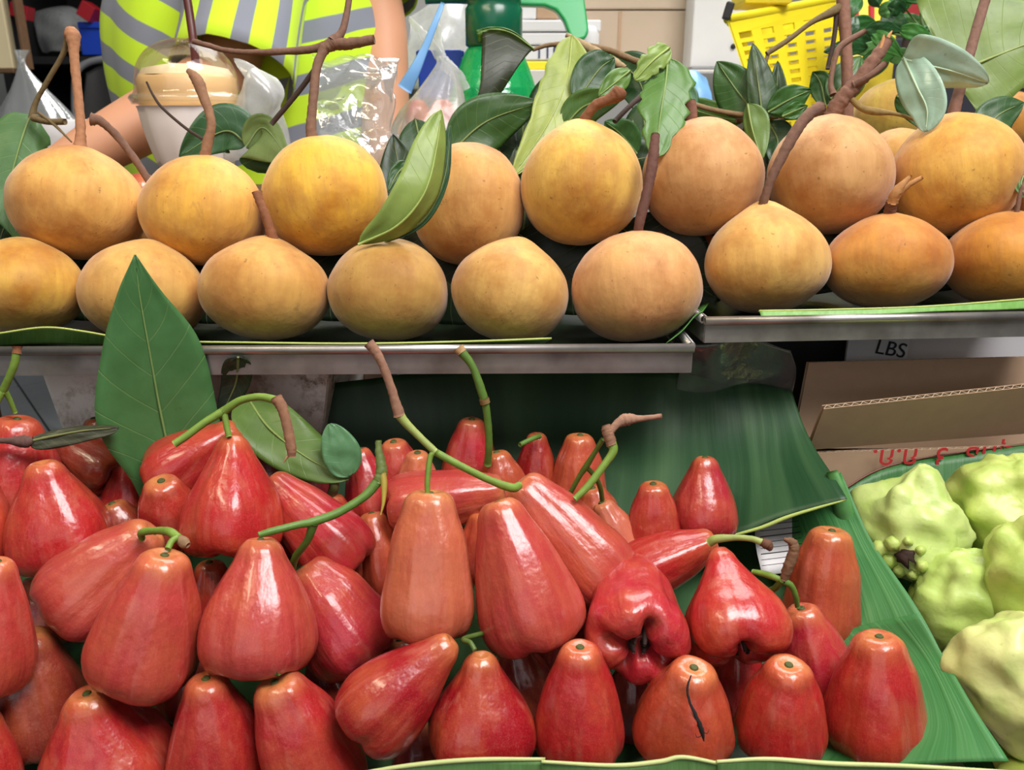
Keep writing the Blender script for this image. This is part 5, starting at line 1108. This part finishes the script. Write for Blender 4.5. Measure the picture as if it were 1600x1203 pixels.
for i, (x, y, lab) in enumerate(((1418, 48, 'white paper scrap among the plant leaves, left'), (1440, 42, 'white paper scrap among the plant leaves, tallest'), (1434, 66, 'white paper scrap low among the plant leaves'), (1483, 25, 'white paper scrap near the top of the plant'))):
    o = sheet('paper_scrap', [[(x-9, y-8, 1.09), (x+8, y-12, 1.085)], [(x-6, y+3, 1.08), (x+9, y, 1.085)], [(x-8, y+12, 1.09), (x+4, y+10, 1.08)]], MA['white'], nu=6, nv=6, wav=.004, wsc=40, solid=.0004); tag(o, lab, 'paper')
o = bgbox('dark_bin', 1385, 60, 1560, 240, 1.455, .06, MA['trouser']); tag(o, 'dark navy bin behind the plant', 'bin')
o = bgbox('dark_carton', 1450, 23, 1720, 112, 1.62, .24, MA['dark']); tag(o, 'long dark carton on the shelf under the red crate', 'carton')
o = bgbox('red_crate', 1462, -40, 1545, 22, 1.62, .2, MA['redpl']); tag(o, 'red crate behind the top of the plant', 'crate')
o = bgbox('orange_crate', 1556, -40, 1680, 22, 1.62, .2, MA['yellow']); tag(o, 'yellow-orange crate in the top right corner', 'crate')
o = bgbox('green_packet', 1465, 55, 1520, 82, 1.25, .06, MA['green']); tag(o, 'bright green packet between the plant leaves', 'packet')
cr = empty('low_crate', (P(200, 300, .93).x, .95, 0.9), 'wooden crate standing behind the long tray under the tea cup', 'crate')
box('crate_top', (-.44, .955, 1.066), .56, .20, .012, MA['wood'], cr)
for y in (.865, 1.045):
    for k in range(1): box('slat', (-.44, y, 1.012+.11*k), .56, .012, .085, MA['wood'], cr)
for x in (-.70, -.18): box('post', (x, .955, .53), .03, .16, 1.06, MA['wood'], cr)

# ---- dark corner at the left
cab = empty('dark_cabinet', (PY(110, 200, 3.75).x, 3.9, 0), 'dark open cabinet at the back left', 'cabinet')
xl, xr = PY(8, 100, 3.75).x, PY(330, 100, 3.75).x; zt2 = PY(100, -120, 3.75).z; zs = PY(160, 88, 3.75).z
box('back_panel', ((xl+xr)/2, 4.35, zt2/2), xr-xl, .03, zt2, MA['darkcab'], cab, bev=0)
for x in (xl, xr): box('side_panel', (x, 4.05, zt2/2), .03, .6, zt2, MA['darkcab'], cab, bev=0)
for z in (.5, zs-.015, zt2): box('shelf', ((xl+xr)/2, 4.05, z), xr-xl, .6, .03, MA['darkcab'], cab, bev=0)
o = bgbox('cream_panel', -120, -100, 21, 108, 3.2, .04, MA['cream']); tag(o, 'cream board at the upper left corner', 'board')
box('board_trim', (PY(22, 0, 3.19).x, 3.21, o.location.z), .012, .05, o.dimensions.z if o.dimensions.z > .1 else .7, MA['wood'], o)
bgbox('board_trim', -120, 106, 22, 114, 3.19, .05, MA['wood'], o)
bx = empty('blue_crate', (PY(160, 85, 3.9).x, 4.0, zs), 'dark blue crate on the cabinet shelf', 'crate')
bgbox('crate_body', 122, 42, 215, 86, 3.85, .25, MA['blue'], bx); bgbox('crate_rim', 120, 34, 217, 44, 3.84, .27, MA['blue'], bx)
o = bgbox('red_bottle', 120, 4, 146, 30, 3.8, .08, MA['redpl']); o.rotation_euler.y = .6; tag(o, 'red bottle lying on the blue crate', 'bottle')
o = bgbox('maroon_pouch', 12, 6, 44, 28, 3.8, .06, MA['redpl']); o.rotation_euler.y = .3; tag(o, 'maroon pouch hanging at the cabinet edge', 'pouch')
o = sheet('crumpled_bag', [[(50, 22, 3.72), (80, 14, 3.70), (110, 12, 3.70), (138, 30, 3.72)], [(55, 50, 3.66), (85, 48, 3.62), (112, 48, 3.62), (142, 55, 3.68)], [(66, 80, 3.70), (90, 86, 3.66), (115, 84, 3.66), (150, 78, 3.70)]], MA['bag'], wav=.03, wsc=9, solid=.001, seed=2); tag(o, 'crumpled translucent bag on the cabinet shelf', 'plastic bag')
ch = empty('black_chair', (PY(185, 300, 3.3).x, 3.4, 0), 'black plastic chair behind the reaching arm', 'chair')
ax_, az = PY(190, 150, 3.3).x, PY(190, 100, 3.3).z
zb = az-.5
V = []; F = []
sheet('backrest', [[Vector((ax_-.15, 3.36, az-.03)), Vector((ax_-.08, 3.38, az)), Vector((ax_+.08, 3.38, az)), Vector((ax_+.15, 3.36, az-.03))], [Vector((ax_-.18, 3.33, az-.2)), Vector((ax_-.08, 3.35, az-.2)), Vector((ax_+.08, 3.35, az-.2)), Vector((ax_+.18, 3.33, az-.2))], [Vector((ax_-.18, 3.28, az-.42)), Vector((ax_-.08, 3.30, az-.42)), Vector((ax_+.08, 3.30, az-.42)), Vector((ax_+.18, 3.28, az-.42))]], MA['dark'], ch, world=True, solid=.008)
tube('back_frame', [(ax_-.2, 3.3, zb), (ax_-.2, 3.34, az-.12), (ax_-.14, 3.37, az+.01), (ax_+.14, 3.37, az+.01), (ax_+.2, 3.34, az-.12), (ax_+.2, 3.3, zb)], [.013], MA['grey'], ch, n=40)
box('seat', (ax_, 3.1, zb), .42, .42, .025, MA['dark'], ch, bev=.01)
for sx_ in (-.19, .19):
    for yy in (2.92, 3.29): tube('leg', [(ax_+sx_, yy, zb), (ax_+sx_*1.1, yy, 0.0)], [.012], MA['grey'], ch, n=4)
hz = empty('hanging_clear_bag', P(52, 200, 1.5), 'clear plastic bag gathered at the top, left background', 'plastic bag')
bp_ = [P(34, 78, 1.5), P(34, 100, 1.5), P(44, 135, 1.5), P(58, 190, 1.5), P(60, 240, 1.5)]
V = []
for i, c in enumerate(catmull(bp_, 20)):
    rad = m_(cat1([12, 6, 24, 58, 60], 20)[i], 1.5)
    for j in range(36):
        th = math.tau*j/36; f = 1+.3*noise.noise(Vector((math.cos(th)*4, math.sin(th)*4, i*.06))); V.append(c+Vector((math.cos(th)*rad*f, math.sin(th)*rad*f*.6, 0)))
build('bag_film', V, grid_faces(20, 36, True), MA['hazebag'], hz)
tb2 = box('side_table', (P(60, 250, 1.45).x, P(60, 250, 1.45).y+.05, P(60, 245, 1.45).z-.02), .42, .36, .03, MA['grey']); tag(tb2, 'small grey table under the clear gathered bag', 'table')
wbw = empty('white_tub', P(100, 240, 1.2), 'white plastic tub behind the forked santol stem', 'tub')
lathe('tub_wall', [(m_(36, 1.02), P(100, 250, 1.02).z), (m_(42, 1.02), P(100, 215, 1.02).z), (m_(46, 1.02), P(100, 190, 1.02).z), (m_(43, 1.02), P(100, 186, 1.02).z), (m_(38, 1.02), P(100, 215, 1.02).z), (.0001, P(100, 247, 1.02).z)], (P(100, 215, 1.02).x, P(100, 215, 1.02).y, 0), MA['white'], wbw, seg=36)
c = P(222, 296, .80); V, F = lathe_geo([(0.0001, .016), (.010, .013), (.017, .003), (.016, -.009), (.008, -.016), (.0001, -.014)], c, 22, n=18); o = build('red_plum', V, F, MA['apple']); o.color = lin(190, 30, 52); tag(o, 'small red fruit behind the gap between two left santols', 'fruit')
